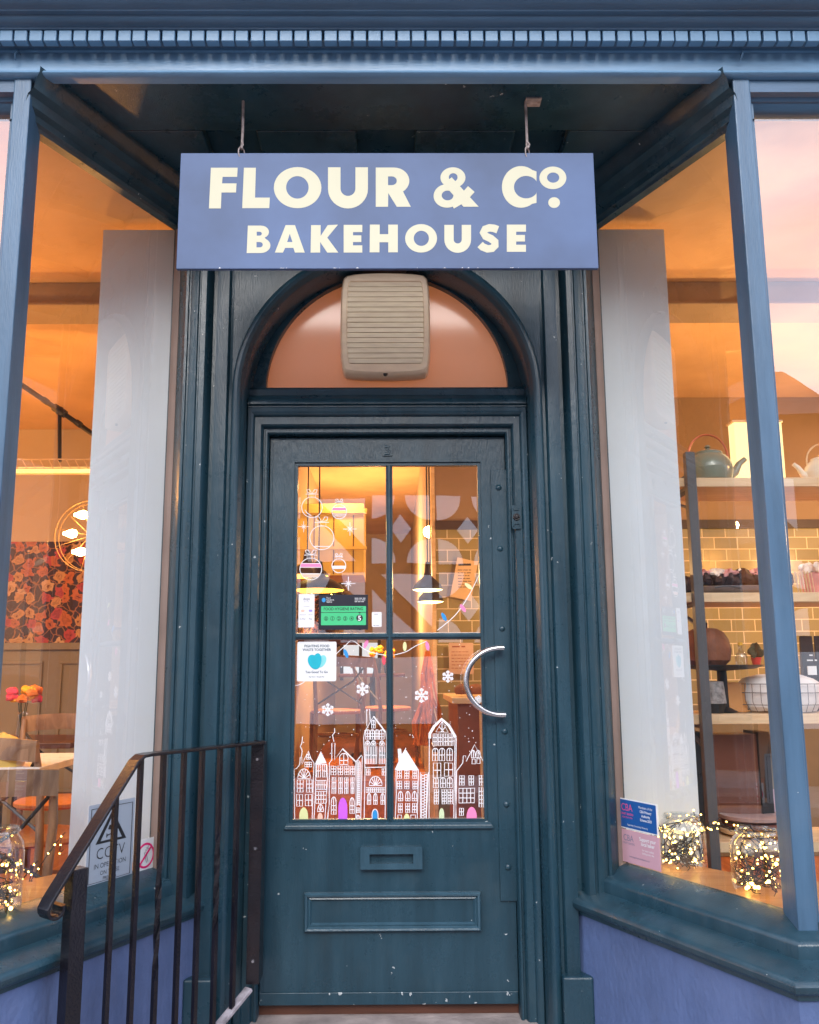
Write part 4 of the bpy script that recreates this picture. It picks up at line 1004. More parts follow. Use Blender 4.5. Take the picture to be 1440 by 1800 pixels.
# back and side walls: things
def wallthing(name, label, parts):
    t = thing(name, label, 'wall')
    for nm, mt, bx in parts:
        m = MB(); m.box(*bx); m.build(nm, mt, t)
    return t
LW = wallthing('papered_wall', 'back wall with dark floral wallpaper over olive panelled dado', [('wall_top', WALLC, (-5.9, -.75, 6.0, 6.12, 2.06, 2.904)), ('wallpaper', WPAPER, (-5.9, -.75, 6.002, 6.12, 1.33, 2.0595)), ('dado', DADO, (-5.9, -.75, 6.0, 6.12, 0, 1.3295))])
m = MB(); m.box(-5.9, -.75, 5.97, 5.999, 1.28, 1.328)
for i in range(9):
    x = -5.7+i*.56
    for (a, b, c3, d3) in ((x, x+.44, 1.18, 1.20), (x, x+.44, .3, .32), (x, x+.02, .3205, 1.1795), (x+.42, x+.44, .3205, 1.1795)): m.box(a, b, 5.985, 5.999, c3, d3)
m.build('panel_moulding', DADO, LW, bevel=.003)
RW = wallthing('tiled_wall', 'cream wall above olive metro tiles at the right of the shop', [('wall_top', basic('cream wall darkened for contrast', (.30, .205, .125), .75, .12, 2), (.30, 5.9, 5.30, 5.42, 2.06, 2.904)), ('tiling', TILES, (.30, 5.9, 5.302, 5.42, .9, 2.0595)), ('wall_base', DADO, (.30, 5.9, 5.30, 5.42, 0, .8995)), ('tile_trim', basic('dark trim', (.05, .03, .02), .5), (.30, 5.9, 5.27, 5.299, 2.02, 2.075)), ('wall_edge', PINE, (.275, .298, 5.29, 5.43, 0, 2.904))])  # wall top is the cream wall with its colour darkened for contrast
m = MB(); m.box(-5.9, 5.9, 10.9, 11.0, 0, 2.904); tag(m.build('rear_wall', WALLC), 'plain cream end wall far back past the door opening', 'wall')
PW = wallthing('passage_wall', 'wall with dark floral paper running back on the left of the passage', [('wall_top', WALLC, (-.7495, -.71, 6.121, 10.9, 2.06, 2.904)), ('wallpaper', WPAPER2, (-.7495, -.712, 6.121, 10.9, 1.40, 2.0595)), ('wall_base', WALLC, (-.7495, -.71, 6.121, 10.9, .0, 1.3995))])
m = MB(); m.box(.275, .298, 5.431, 10.9, 0, 2.904); tag(m.build('passage_partition', WALLC), 'cream partition running back on the right of the passage', 'wall')
for s in (-1, 1):
    m = MB(); m.box(s*5.9, s*6.0, 2.42, 11, 0, 2.904); tag(m.build('side_wall', WALLC), 'side wall closing the %s end of the shop' % ('left' if s < 0 else 'right'), 'wall')
# far window at the back of the passage
FW = thing('far_window', 'small daylit window at the back, seen through the lower left door pane', 'window', atY(628, 1165, 10.88))
a, b = atY(604, 1190, 10.88), atY(664, 1130, 10.88)
m = MB(); m.box(a.x, b.x, 10.86, 10.88, a.z, b.z); m.build('pane', WINLIT, FW)
m = MB(); m.box(a.x-.04, a.x, 10.83, 10.88, a.z-.04, b.z+.04); m.box(b.x, b.x+.04, 10.83, 10.88, a.z-.04, b.z+.04); m.box((a.x+b.x)/2-.02, (a.x+b.x)/2+.02, 10.83, 10.858, a.z, b.z); m.box(a.x, b.x, 10.832, 10.857, (a.z+b.z)/2-.02, (a.z+b.z)/2+.02); m.build('frame', BLACK, FW)
# yellow panelled stair casing seen in the upper left pane
YC = thing('panelled_casing', 'bright yellow panelled boxing high on the left, seen through the door', 'panelling', (-.75, 5.4, 1.6))
a, b = atY(500, 1012, 5.45), atY(640, 890, 5.45)
m = MB(); m.box(a.x-.25, b.x, 5.45, 5.9, a.z, b.z+.02); m.build('casing', YELW, YC, bevel=.004)
m = MB()
for i in range(6): x = a.x-.2+i*.13; m.box(x, x+.006, 5.446, 5.449, a.z+.01, b.z-.06)
m.build('board_joints', DKWOOD, YC)
m = MB(); m.box(a.x-.26, b.x+.02, 5.42, 5.448, b.z-.05, b.z-.02); m.box(a.x-.26, b.x+.02, 5.425, 5.447, a.z+.17, a.z+.19); m.build('moulding', YELW, YC)
# shelf of dark flowers / Christmas tree
TX, TY, TZ = -.50, 6.7, 1.36
XT = thing('christmas_tree', 'small dark Christmas tree with white lights and red baubles beside the rating sticker', 'christmas tree', (TX, TY, TZ))
m = MB()
for k in range(5200):
    t_ = R.random()**.8; z = TZ+.08+t_*.62; rad = .24*(1-t_)+.02; a = R.uniform(0, 2*pi); r_ = rad*sqrt(R.random())
    p = Vector((TX+r_*cos(a), TY+r_*sin(a), z)); d_ = Vector((cos(a), sin(a), R.uniform(-.7, .3)))*.045; w_ = Vector((-sin(a), cos(a), R.uniform(-.5, .5)))*.006
    m.add([p-w_, p+w_, p+d_], [(0, 1, 2)])
m.build('branches', LEAFD, XT)
m = MB(); m.lathe([(.06, 0), (.07, .08), (.012, .081), (.008, .68)], (TX, TY, TZ), 14); m.build('pot', DKWOOD, XT)
for k in range(24):
    t_ = R.random(); a = R.uniform(pi, 2*pi); rad = .24*(1-t_)+.02; m = MB(); m.ball((TX+rad*cos(a), TY+rad*sin(a), TZ+.1+t_*.58), .0055, 6, 4); m.build('tree_light', LED, XT)
for k in range(12):
    t_ = R.random(); a = R.uniform(pi, 2*pi); rad = .24*(1-t_)+.02; m = MB(); m.ball((TX+rad*cos(a), TY+rad*sin(a), TZ+.12+t_*.5), .018, 10, 8); m.build('tree_bauble', REDP, XT, True)
ws = thing('wall_shelf', 'dark wall shelf carrying the little Christmas tree', 'shelf', (TX, TY, TZ)); m = MB(); m.box(-.709, TX+.25, TY-.2, TY+.2, TZ-.03, TZ-.001); m.build('board', DKWOOD, ws)
m = MB(); m.bar((-.705, TY, TZ-.2), (TX+.1, TY, TZ-.032), .02, .02); m.build('bracket', BLACK, ws)
# menu card hung on the tiles
a, b = atY(797, 1040, 5.25), atY(835, 985, 5.25); m = MB()
mp_ = thing('menu_board', 'tilted buff paper menu hanging in front of the tiles', 'menu', a)
m.hexa([(a.x-.02, 5.25, a.z-.03), (b.x-.03, 5.25, a.z-.06), (b.x-.03, 5.253, a.z-.06), (a.x-.02, 5.253, a.z-.03), (a.x+.03, 5.25, b.z+.02), (b.x+.02, 5.25, b.z-.01), (b.x+.02, 5.253, b.z-.01), (a.x+.03, 5.253, b.z+.02)])
m.build('sheet', basic('buff paper', (.72, .5, .28), .7, .05), mp_)
fm = Fr((a.x, 5.2485, a.z), (1, 0, 0)); m = MB(); rules(fm, .035, .165, .08, .022, m)
for i in range(7): rules(fm, .03, .135-.018*i, .085, .007, m)
m.build('lettering', INK, mp_)

# ------------------------------------------------------------------ lamps
def pendant(px, py, Y, dia, lab, mat_in, shade):
    c = atY(px, py, Y); t = thing('pendant_lamp', lab, 'lamp', c, 'dish pendant lamps over the counter')
    r = dia/2
    m = MB(); m.lathe([(r, 0), (r*.99, .006), (r*.86, .030), (r*.55, .055), (r*.28, .075), (r*.2, .10), (r*.14, .15), (.01, .155)], c, 36, caps=False); m.build('lamp_shade', shade, t, True)
    m = MB(); m.lathe([(r*.985, .002), (r*.8, -.004), (r*.4, -.009), (1e-4, -.011)], c, 36, caps=False); m.build('shade_lining', mat_in, t, True)
    m = MB(); m.tube([(c.x, c.y, c.z+.15), (c.x, c.y, 2.904)], .004, 6); m.build('cable', BLACK, t)
    return c
LP = [pendant(560, 1038, 4.3, .27, 'wide amber lined pendant just above the rating sticker', LAMPIN, BLACK), pendant(540, 1013, 5.0, .26, 'amber pendant behind the pink banded bauble drawing', LAMPIN, BLACK),
      pendant(752, 1037, 4.6, .17, 'black dish pendant in the middle of the upper right pane', LAMPW, BLACK), pendant(757, 1058, 4.95, .16, 'lowest pale lined pendant beyond the black one', LAMPW, BLACK)]
c = atY(755, 935, 5.6); t = thing('globe_lamp', 'round lit globe lamp in the upper right door pane', 'lamp', c)
m = MB(); m.ball(c, .042, 16, 12); m.build('globe', BULB, t, True); m = MB(); m.tube([c+Vector((0, 0, .04)), (c.x, c.y, 2.904)], .004, 6); m.build('cable', BLACK, t)
# black pipe and mesh tray lamp on the left
YL = 4.2
PL = thing('pipe_light', 'black pipe and mesh tray light hanging over the left tables', 'light', atY(105, 722, YL))
m = MB(); a, b, c = atY(-60, 610, YL-.25), atY(105, 722, YL), atY(190, 782, YL+.12); m.tube([a, b, c], .013, 10); m.tube([b, atY(105, 812, YL)], .010, 10); m.ball(b, .024, 10, 8)
m.tube([b+Vector((-.03, 0, .02)), b+Vector((.03, 0, -.02))], .021, 12)
for px, py in ((80, 705), (138, 745)): p = atY(px, py, YL); m.tube([p+Vector((-.012, 0, .01)), p+Vector((.012, 0, -.008))], .017, 10)
m.build('pipe', BLACK, PL, True)
ta, tb = atY(-120, 812, YL), atY(260, 812, YL); m = MB()
zt3, zb3 = ta.z, atY(105, 829, YL).z
for i in range(26): x = ta.x+(tb.x-ta.x)*i/25; m.bar((x, YL-.06, zt3), (x+.03, YL-.06, zb3), .004, .004); 
m.box(ta.x, tb.x, YL-.062, YL-.056, zt3-.006, zt3); m.box(ta.x, tb.x, YL-.062, YL-.056, zb3, zb3+.006); m.box(ta.x, tb.x, YL+.056, YL+.062, zb3, zb3+.006)
m.build('mesh_tray', PINE, PL)
m = MB(); m.box(ta.x+.01, tb.x-.01, YL-.05, YL+.05, zb3+.004, zb3+.012); m.build('light_panel', TRAYL, PL)
# wheel lamp with bulbs
YW = 4.9; c = atY(160, 942, YW)
WL = thing('wheel_lamp', 'round wire cage wall light with three glowing bulbs in front of the wallpaper', 'lamp', c)
m = MB(); rw = .215
for k in (1.0, .965): m.tube([(c.x+rw*k*cos(a), YW+(1-k)*1.2, c.z+rw*k*sin(a)) for a in [2*pi*i/40 for i in range(40)]], .0025, 6, True)
for i in range(6): a = pi*i/6+.3; m.tube([(c.x-rw*cos(a), YW, c.z-rw*sin(a)), (c.x+rw*cos(a), YW, c.z+rw*sin(a))], .0016, 6)
m.build('wire_cage', basic('dull brass wire', (.30, .19, .09), .5, metal=.4), WL, True)
for px, py in ((127, 938), (146, 905), (142, 970)):
    p = atY(px, py, YW-.03); m = MB(); m.lathe([(.001, -.03), (.02, -.022), (.027, 0), (.02, .022), (.011, .04), (.01, .05)], (0, 0, 0), 12); 
    mm = MB(); mm.add([(p.x-v[2]*1.0, p.y+v[1], p.z+v[0]) for v in m.v], m.f); mm.build('bulb', BULB, WL, True)
# point lights added to warm the room, most with no lamp around them
def pl(loc, e, col=(1.0, .52, .2), r=.06):
    r = .03
    d = bpy.data.lights.new('fill_light', 'POINT'); d.energy = e*LK; d.color = col; d.shadow_soft_size = r
    o = bpy.data.objects.new('fill_light', d); COL.objects.link(o); o.location = loc
WARM = (1.0, .42, .10); LK = 0.46
pl((-2.3, 3.3, 2.1), 34, WARM, .12); pl((-1.75, 4.3, 1.75), 32, WARM, .1); pl((-3.4, 4.6, 1.9), 45, WARM, .1)
pl((1.9, 3.7, 2.0), 30, (1.0, .55, .2), .1); pl((2.9, 4.4, 1.9), 55, (1.0, .58, .24), .1); pl((3.0, 2.9, 2.1), 22, WARM, .1)
pl((.75, 4.5, 1.62), 18, (1.0, .58, .25), .05); pl((-.55, 4.5, 1.9), 6, (1.0, .6, .15), .05); pl((-.2, 7.4, 1.9), 130, (1.0, .55, .22), .1)
pl((-.3, 5.3, 2.3), 9, (1.0, .55, .22), .1)

# ------------------------------------------------------------------ jars of fairy lights
def jar(name_lab, cxy, rad, hgt, nled, seed, garland_lab):
    rg = random.Random(seed); x, y = cxy; z = .4685
    t = thing('glass_jar', name_lab, 'jar', (x, y, z), 'glass jars on the window ledges')
    prof = [(rad*.9, .002), (rad, .02), (rad, hgt*.70), (rad*.93, hgt*.82), (rad*.72, hgt*.92), (rad*.74, hgt), (rad*.70, hgt), (rad*.68, hgt*.92)]
    m = MB(); m.lathe(prof, (x, y, z), 32, caps=False); m.build('jar_body', JARG, t, True)
    m = MB(); m.tube([(x+rad*.75*cos(a), y+rad*.75*sin(a), z+hgt*.955) for a in [2*pi*i/28 for i in range(28)]], .004, 6, True); m.build('rim', JARG, t, True)
    f = thing('fairy_lights', garland_lab, 'fairy lights', (x, y, z+.01), 'warm fairy lights heaped in jars')
    m = MB(); pts = []
    def rp():
        zz = rg.random()**1.5*hgt*.72+.008; a = rg.uniform(0, 2*pi); q_ = rad*.9*sqrt(rg.uniform(.25, 1)); return Vector((x+q_*cos(a), y+q_*sin(a), z+zz))
    last = rp()
    for i in range(70):
        b = rp(); 
        if (b-last).length > rad*1.4: b = last.lerp(b, .5)
        mid = (last+b)/2+Vector((rg.uniform(-.02, .02), rg.uniform(-.02, .02), rg.uniform(-.01, .02))); m.tube([last, mid, b], .0016, 5); last = b
        e = b+Vector((rg.uniform(-1, 1), rg.uniform(-1, 1), rg.uniform(-.5, 1))).normalized()*.016; m.tube([b, e], .0013, 5)
    m.build('cable', BLACK, f)
    lm = MB(); lm.ball((0, 0, 0), .0032, 8, 6); l0 = None
    for i in range(nled):
        p = rp()
        if l0 is None: l0 = lm.build('light_bead', LED, f, True); o = l0
        else: o = l0.copy(); COL.objects.link(o)
        o.location = p; o.scale = (rg.choice((.75, .9, 1.2, 1.7)),)*3
    return f, l0
def ledge(px, py):            # spot on the ledge surface seen at a pixel
    d = ray(px, py); return CAM+d*((.4685-CAM.z)/d.z)
jc1 = ledge(1207, 1528); jc2 = ledge(1347, 1575); jc3 = ledge(-26, 1618)
f1, _ = jar('clear jar of fairy lights nearest the blue sticker on the right ledge', (jc1.x, jc1.y+.03), .078, .172, 46, 3, 'fairy lights filling the jar beside the stickers')
f2, lb_ = jar('wider clear jar of fairy lights by the right corner post', (jc2.x, jc2.y+.03), .082, .185, 56, 4, 'fairy lights filling the jar by the right corner post')
f3, _ = jar('clear jar of fairy lights at the left end of the left ledge', (jc3.x-.005, jc3.y+.06), .07, .23, 48, 5, 'fairy lights filling the jar in the left window')
# garland between the two right jars
GL = thing('fairy_light_garland', 'loose dark wire of fairy lights draped between the two right jars', 'fairy lights', (jc1.x, jc1.y, .68), 'warm fairy lights on dark wire')
m = MB(); rg = random.Random(11); base = []
ga = [(1148, 1465), (1175, 1450), (1205, 1446), (1232, 1432), (1245, 1455), (1262, 1450), (1290, 1453), (1315, 1458), (1335, 1480), (1372, 1478)]
Yg = [jc1.y-.05, jc1.y-.03, jc1.y-.02, jc1.y+.03, jc1.y+.03, jc1.y, jc1.y-.03, jc2.y, jc2.y, jc2.y]
GP = [atY(px, py, yy+.03) for (px, py), yy in zip(ga, Yg)]
for k in range(3): m.tube([p+Vector((rg.uniform(-.01, .01), rg.uniform(-.008, .008), rg.uniform(-.014, .014))) for p in GP], .0017, 5)
LD = []
for i in range(len(GP)-1):
    for k in range(7):
        p = GP[i].lerp(GP[i+1], k/7)+Vector((rg.uniform(-.008, .008), rg.uniform(-.008, .008), rg.uniform(-.014, .014))); e = p+Vector((rg.uniform(-1, 1), rg.uniform(-1, 1), rg.uniform(-1, 1))).normalized()*.02
        m.tube([p, e], .0015, 5)
        if k % 3: LD.append(e)
m.build('cable', BLACK, GL)
for p in LD: o = lb_.copy(); COL.objects.link(o); o.parent = GL; o.matrix_parent_inverse = Matrix.Translation(-GL.location); o.location = p
# loose lights trailing on the left ledge
GL2 = thing('fairy_light_garland', 'fairy light wire trailing across the left ledge from its jar', 'fairy lights', (jc3.x+.1, jc3.y, .47), 'warm fairy lights on dark wire')
GP = [atY(px, py, 2.72+i*.03) for i, (px, py) in enumerate([(18, 1530), (40, 1545), (60, 1520), (50, 1555), (85, 1500), (108, 1470), (105, 1500)])]
m = MB(); m.tube(GP, .0016, 5)
for p in GP: m.tube([p, p+Vector((.012, 0, .012))], .0015, 5)
m.build('cable', BLACK, GL2)
for p in GP+[(a+b)/2 for a, b in zip(GP, GP[1:])]:
    o = lb_.copy(); COL.objects.link(o); o.parent = GL2; o.matrix_parent_inverse = Matrix.Translation(-GL2.location); o.location = p

# ------------------------------------------------------------------ shelving on the right and what stands on it
YR0, YR1 = 3.14, 3.44
def zat(py, Y=YR0, px=1280): return atY(px, py, Y).z
SH = thing('shelving_unit', 'grey steel and pine shelving unit behind the right windows', 'shelving', (1.6, 3.3, 0))
xu = atY(1228, 1080, YR0).x
for x in (xu-.018, xu+1.15):
    for y, hgt in ((YR0-.02, zat(796)), (YR1, zat(796))): m = MB(); m.box(x, x+.036, y, y+.034, 0, hgt); m.build('upright', DKMET, SH, bevel=.0015)
SZ = [zat(838), zat(1041), zat(1256), zat(1482)]
for z in SZ:
    m = MB(); m.box(xu-.05, xu+1.35, YR0+.0145, YR1-.001, z-.036, z); m.build('shelf', PINE, SH, bevel=.002)
m = MB()
for z in SZ[:3]: m.bar((xu, YR0+.02, z-.12), (xu, YR1-.02, z-.04), .02, .006)
for z in SZ: m.box(xu-.016, xu+.016, YR0+.015, YR1-.001, z-.050, z-.037)
m.build('bracket', DKMET, SH)
def teapot(px, py, scale, mat, hmat, lab, flip=1, Y=3.28):
    c = atY(px, py, Y); c.z = SZ[0]+.001; k = scale
    t = thing('teapot', lab, 'teapot', c)
    m = MB(); m.lathe([(.055*k, 0), (.085*k, .012*k), (.094*k, .045*k), (.0945*k, .058*k), (.092*k, .060*k), (.088*k, .085*k), (.070*k, .112*k), (.058*k, .120*k), (.058*k, .124*k)], c, 36); m.build('pot', mat, t, True)
    m = MB(); m.lathe([(.058*k, .1245*k), (.056*k, .130*k), (.035*k, .139*k), (.008*k, .142*k), (.007*k, .148*k), (.013*k, .154*k), (.008*k, .162*k), (1e-4, .163*k)], c, 28); m.build('lid', mat, t, True)
    f_ = flip; m = MB(); m.tube([c+Vector((f_*.075*k, 0, .035*k)), c+Vector((f_*.105*k, 0, .05*k)), c+Vector((f_*.125*k, 0, .085*k)), c+Vector((f_*.150*k, 0, .105*k))], [.022*k, .017*k, .012*k, .010*k], 14); m.build('spout', mat, t, True)
    m = MB(); m.tube([c+Vector((.080*k*cos(a)*1.0, 0, .115*k+.092*k*sin(a))) for a in [-.25+(pi+.5)*i/20 for i in range(21)]], .0042*k, 8); m.build('handle', hmat, t, True)
teapot(1247, 838, 1.0, GREYG, COPPER, 'sage grey teapot with copper hoop handle on the top shelf')
teapot(1448, 838, .8, CHINA, PINE, 'cream teapot with cane handle at the right end of the top shelf', -1)
teapot(1168, 838, .62, DKMET, COPPER, 'small dark teapot behind the top of the steel upright', 1, 3.4)
c = atY(1315, 838, 3.36); t = thing('paper_lamp', 'glowing cream paper lamp box on the top shelf behind the post', 'lamp', (c.x, 3.36, SZ[0]))
m = MB(); z_ = SZ[0]+.001; m.box(atY(1293, 790, 3.36).x, atY(1378, 790, 3.36).x, 3.36, 3.42, z_, zat(742, 3.36)); m.build('lamp_shade', WARMB, t, bevel=.003)
m = MB(); m.box(atY(1291, 790, 3.355).x, atY(1380, 790, 3.355).x, 3.354, 3.424, zat(742, 3.36)+.0005, zat(742, 3.36)+.008); m.build('frame', PINE, t)
# tray of chocolate cakes on second shelf
def blob(c, rx, ry, rz, mat, name, parent, seed=1, n=18, mrow=10, amp=.12):
    rg = random.Random(seed); m = MB()
    prof = [(max(1e-4, sin(pi*i/mrow)), -cos(pi*i/mrow)) for i in range(mrow+1)]
    ph = [rg.uniform(0, 6) for _ in range(6)]; rows = []
    for r, z in prof:
        row = []
        for k in range(n):
            a = 2*pi*k/n; w = 1+amp*sin(3*a+ph[0]+z*2)+amp*.6*sin(5*a+ph[1]-3*z)+rg.uniform(-amp, amp)*.3
            row.append((c[0]+rx*r*w*cos(a), c[1]+ry*r*w*sin(a), c[2]+rz*max(z, -.6)*w))
        rows.append(row)
    m.strips(rows, True); return m.build(name, mat, parent, True)
z2 = SZ[1]+.001
a, b = atY(1236, 1030, 3.2), atY(1372, 1030, 3.2)
t = thing('cake_tray', 'grey oval tray with twisted handle on the second shelf', 'tray', (1.3, 3.25, z2))
m = MB(); cxm = (a.x+b.x)/2; m.lathe([(.14, 0), (.175, .014), (.185, .028), (.18, .029), (.168, .016), (1e-4, .010)], (cxm, 3.28, z2), 40, sy=.62); m.build('tray', basic('pewter', (.28, .24, .25), .4, .1, metal=.3), t, True)
m = MB(); m.tube([(a.x+.03+.1*i/10, 3.165-.006*sin(pi*i/10), z2+.018+.006*sin(pi*i/10)) for i in range(11)], .004, 6); m.build('handle', DKMET, t)
for i in range(7):
    x = a.x+.02+i*.052; tt = None
    cc = blob((x+R.uniform(-.01, .01), 3.27+R.uniform(-.02, .02), z2+.052+R.uniform(0, .012)), R.uniform(.034, .05), .045, R.uniform(.026, .038), CHOC, 'chocolate_cake', None, 20+i, amp=.16)
    tag(cc, 'dark chocolate brownie slab with pale topping on the grey tray', 'cake', 'chocolate cakes on the oval tray')
    blob((x+.005, 3.265, z2+.082), .030, .034, .016, ICING if i % 2 else PINKI, 'topping', cc, 40+i, amp=.3)
for i in range(3):
    x = xu-.03+i*.03; blob_ = blob((xu-.035+.03*i, 3.22+.03*i, z2+.035), .03, .035, .034, CHOC, 'chocolate_bun', None, 70+i); tag(blob_, 'dark glazed bun beside the steel upright on the second shelf', 'bun', 'dark buns left of the tray')
# rosette cake at right
c = atY(1440, 1000, 3.3); t = thing('rosette_cake', 'pink cake piped with cream rosettes at the right edge', 'cake', (c.x, 3.3, z2))
m = MB(); m.lathe([(.07, .002), (.07, .08), (.06, .088), (1e-4, .09)], (c.x, 3.3, z2), 30); m.build('sponge', PINKI, t, True)
for k in range(9): a_ = 2*pi*k/9; blob((c.x+.052*cos(a_), 3.3+.052*sin(a_), z2+.10), .022, .022, .022, ICING, 'rosette', t, 90+k, amp=.25)
# ribbed glass of straws & black cards
c = atY(1418, 1035, 3.2); t = thing('straw_bundle', 'bundle of pale wooden sticks standing on the second shelf by the right post', 'sticks', (c.x, 3.2, z2))
m = MB()
for k in range(16): x = c.x-.03+k*.004; m.tube([(x, 3.2+.01*(k % 3), z2+.002), (x-.008, 3.2+.012*(k % 3), z2+.085)], .0016, 5)
m.build('sticks', PINE, t)
# bread loaf on a black cake stand, on third shelf
z3 = SZ[2]+.001
c = atY(1245, 1168, 3.27); zc = zat(1170, 3.27)
t = thing('cake_stand', 'wide black platter raised over the third shelf', 'cake stand', (c.x, 3.27, z3))
m = MB(); cx2 = atY(1268, 1170, 3.27).x; m.lathe([(.035, 0), (.05, .004), (.02, .02), (.018, zc-z3-.02), (.12, zc-z3-.012), (.155, zc-z3), (.15, zc-z3+.003), (1e-4, zc-z3-.002)], (cx2, 3.27, z3), 40); m.build('platter', BLACK, t, True)
c = atY(1240, 1130, 3.27); m_ = MB()
ld = thing('brown_loaf', 'tall dark brown domed loaf standing on the black platter', 'bread', (c.x, 3.27, zc))
m_.lathe([(.07, .003), (.088, .02), (.094, .06), (.086, .10), (.070, .128), (.045, .142), (1e-4, .147)], (c.x, 3.27, zc), 36); m_.build('crust', CRUST, ld, True)
m_ = MB(); m_.lathe([(.02, .146), (.022, .165), (.016, .168), (1e-4, .168)], (c.x-.01, 3.27, zc), 16); m_.build('knob', BLACK, ld, True)
m = MB(); x = cx2+.115
bo = thing('oil_bottle', 'small glass bottle on the platter beside the loaf', 'bottle', (cx2+.1, 3.25, zc)); m.lathe([(.022, .003), (.024, .03), (.020, .045), (.008, .058), (.008, .075), (.010, .078)], (cx2+.075, 3.26, zc), 18); m.build('bottle', JARG, bo, True); m = MB(); m.lathe([(.009, .078), (.009, .088), (1e-4, .09)], (cx2+.075, 3.26, zc), 12); m.build('stopper', YELP, bo)
rb = thing('red_flower_pot', 'small red pot with dark leaves on the platter edge by the post', 'pot', (cx2+.13, 3.25, zc)); m = MB(); m.lathe([(.014, .003), (.02, .03), (.018, .031)], (cx2+.125, 3.24, zc), 16); m.build('pot', REDP, rb, True); blob((cx2+.125, 3.24, zc+.05), .022, .022, .024, LEAFD, 'leaves', rb, 5, amp=.4)
def box_on(name, lab, cat, px0, px1, pyt, pyb, Y, d, mat, base, taper=0, extra=None):
    a, b = atY(px0, pyb, Y), atY(px1, pyt, Y); z1_ = b.z; m = MB()
    m.hexa([(a.x+taper, Y, base), (b.x-taper, Y, base), (b.x-taper, Y+d, base), (a.x+taper, Y+d, base), (a.x, Y, z1_), (b.x, Y, z1_), (b.x, Y+d, z1_), (a.x, Y+d, z1_)])
    return tag(m.build(name, mat, bevel=.004), lab, cat), a, b, z1_
t = thing('woven_pot', 'grey woven tapering pot with dark base on the third shelf', 'pot', (atY(1258, 1240, 3.2).x, 3.2, z3))
cx3 = atY(1252, 1240, 3.24).x; m = MB(); m.lathe([(.040, 0), (.052, .035), (.0525, .036)], (cx3, 3.24, z3), 24); m.build('base', BLACK, t, True); m = MB(); m.lathe([(.053, .0365), (.046, .118), (.040, .119)], (cx3, 3.24, z3), 24); m.build('body', GREYC, t, True)
m = MB(); m.lathe([(.040, 0), (.052, .035)], (0, 0, 0), 24)
box_on('amber_box', 'amber brown carton between the woven pot and the cloth basket', 'box', 1276, 1312, 1200, 1256, 3.26, .12, AMBER, z3)
# cloth lined wire basket
bs = thing('wire_basket', 'wire basket lined with crumpled white cloth on the third shelf', 'basket', (atY(1390, 1250, 3.2).x, 3.2, z3))
a, b = atY(1322, 1255, 3.18), atY(1470, 1195, 3.18); cxb = (a.x+b.x)/2; rw2 = (b.x-a.x)/2
m = MB(); n = 40; rg = random.Random(2); rows = []
for r, z in ((.80, .004), (.93, .02), (.97, .05), (.98, .085), (.93, .11), (.80, .128), (.5, .14), (.1, .145)):
    rows.append([(cxb+rw2*r*(1+.03*sin(7*a_+z*60)+rg.uniform(-.012, .012))*cos(a_), 3.30+.12*r*(1+.03*sin(9*a_+z*40))*sin(a_), z3+z+rg.uniform(-.003, .003)) for a_ in [2*pi*i/n for i in range(n)]])
m.strips(rows, True); m.build('cloth_lining', CLOTH, bs, True)
m = MB()
for z in (.03, .075, .108): m.tube([(cxb+rw2*1.04*cos(a_), 3.30+.128*sin(a_), z3+z) for a_ in [2*pi*i/40 for i in range(40)]], .0016, 5, True)
for i in range(30): a_ = 2*pi*i/30; m.tube([(cxb+rw2*.9*cos(a_), 3.30+.115*sin(a_), z3+.004), (cxb+rw2*1.04*cos(a_), 3.30+.128*sin(a_), z3+.04), (cxb+rw2*1.04*cos(a_), 3.30+.128*sin(a_), z3+.108)], .0012, 5)
m.build('wire_frame', DKMET, bs)
# coffee bags at far right
for i, (px, lab) in enumerate(((1426, 'black coffee bag with white lettering at the right edge, nearer the post'), (1452, 'black coffee bag half out of frame at the right edge'))):
    p = atY(px, 1180, 3.36); t = thing('coffee_bag', lab, 'bag', (p.x, 3.36, z3), 'black coffee bags on the third shelf')
    zt4 = zat(1118, 3.36); zb4 = z3+.13
    m = MB(); m.hexa([(p.x-.026, 3.36, z3), (p.x+.026, 3.36, z3), (p.x+.026, 3.41, z3), (p.x-.026, 3.41, z3), (p.x-.026, 3.38, zt4), (p.x+.026, 3.38, zt4), (p.x+.026, 3.385, zt4), (p.x-.026, 3.385, zt4)]); m.build('bag', BLACK, t, bevel=.003)
    fb = Fr((p.x, 3.352, z3), (1, 0, 0)); m = MB(); rules(fb, -.008, .215, .018, .009, m, .004); rules(fb, -.019, .195, .04, .009, m, .004); m.build('lettering', PAPER, t)
    m = MB(); m.box(p.x-.018, p.x+.018, 3.35, 3.353, z3+.14, z3+.175); m.build('label', PAPER, t)
# under the third shelf: framed cabinet, poster, plates
z4 = SZ[3]+.001
cab = thing('glass_cabinet', 'dark framed glass fronted cabinet under the third shelf', 'cabinet', (1.4, 3.3, z4))
a, b = atY(1246, 1428, 3.3), atY(1335, 1282, 3.3)
m = MB(); m.box(a.x-.12, a.x, 3.3, 3.43, z4, b.z-.01); m.box(b.x-.01, b.x+.035, 3.3, 3.43, z4, b.z-.01); m.build('frame', BLACK, cab)
m = MB(); m.box(a.x, b.x-.011, 3.31, 3.42, z4+.02, b.z-.02); m.build('contents', BROWNL, cab); 
m = MB(); m.add([(a.x, 3.302, z4), (b.x, 3.302, z4), (b.x, 3.302, b.z-.02), (a.x, 3.302, b.z-.02)], [(0, 1, 2, 3)]); m.build('glass', GLASSF, cab)
pos = thing('poster', 'small lilac poster with a ring emblem under the third shelf', 'poster', (1.75, 3.43, z4)); a, b = atY(1350, 1405, 3.40), atY(1372, 1285, 3.40)
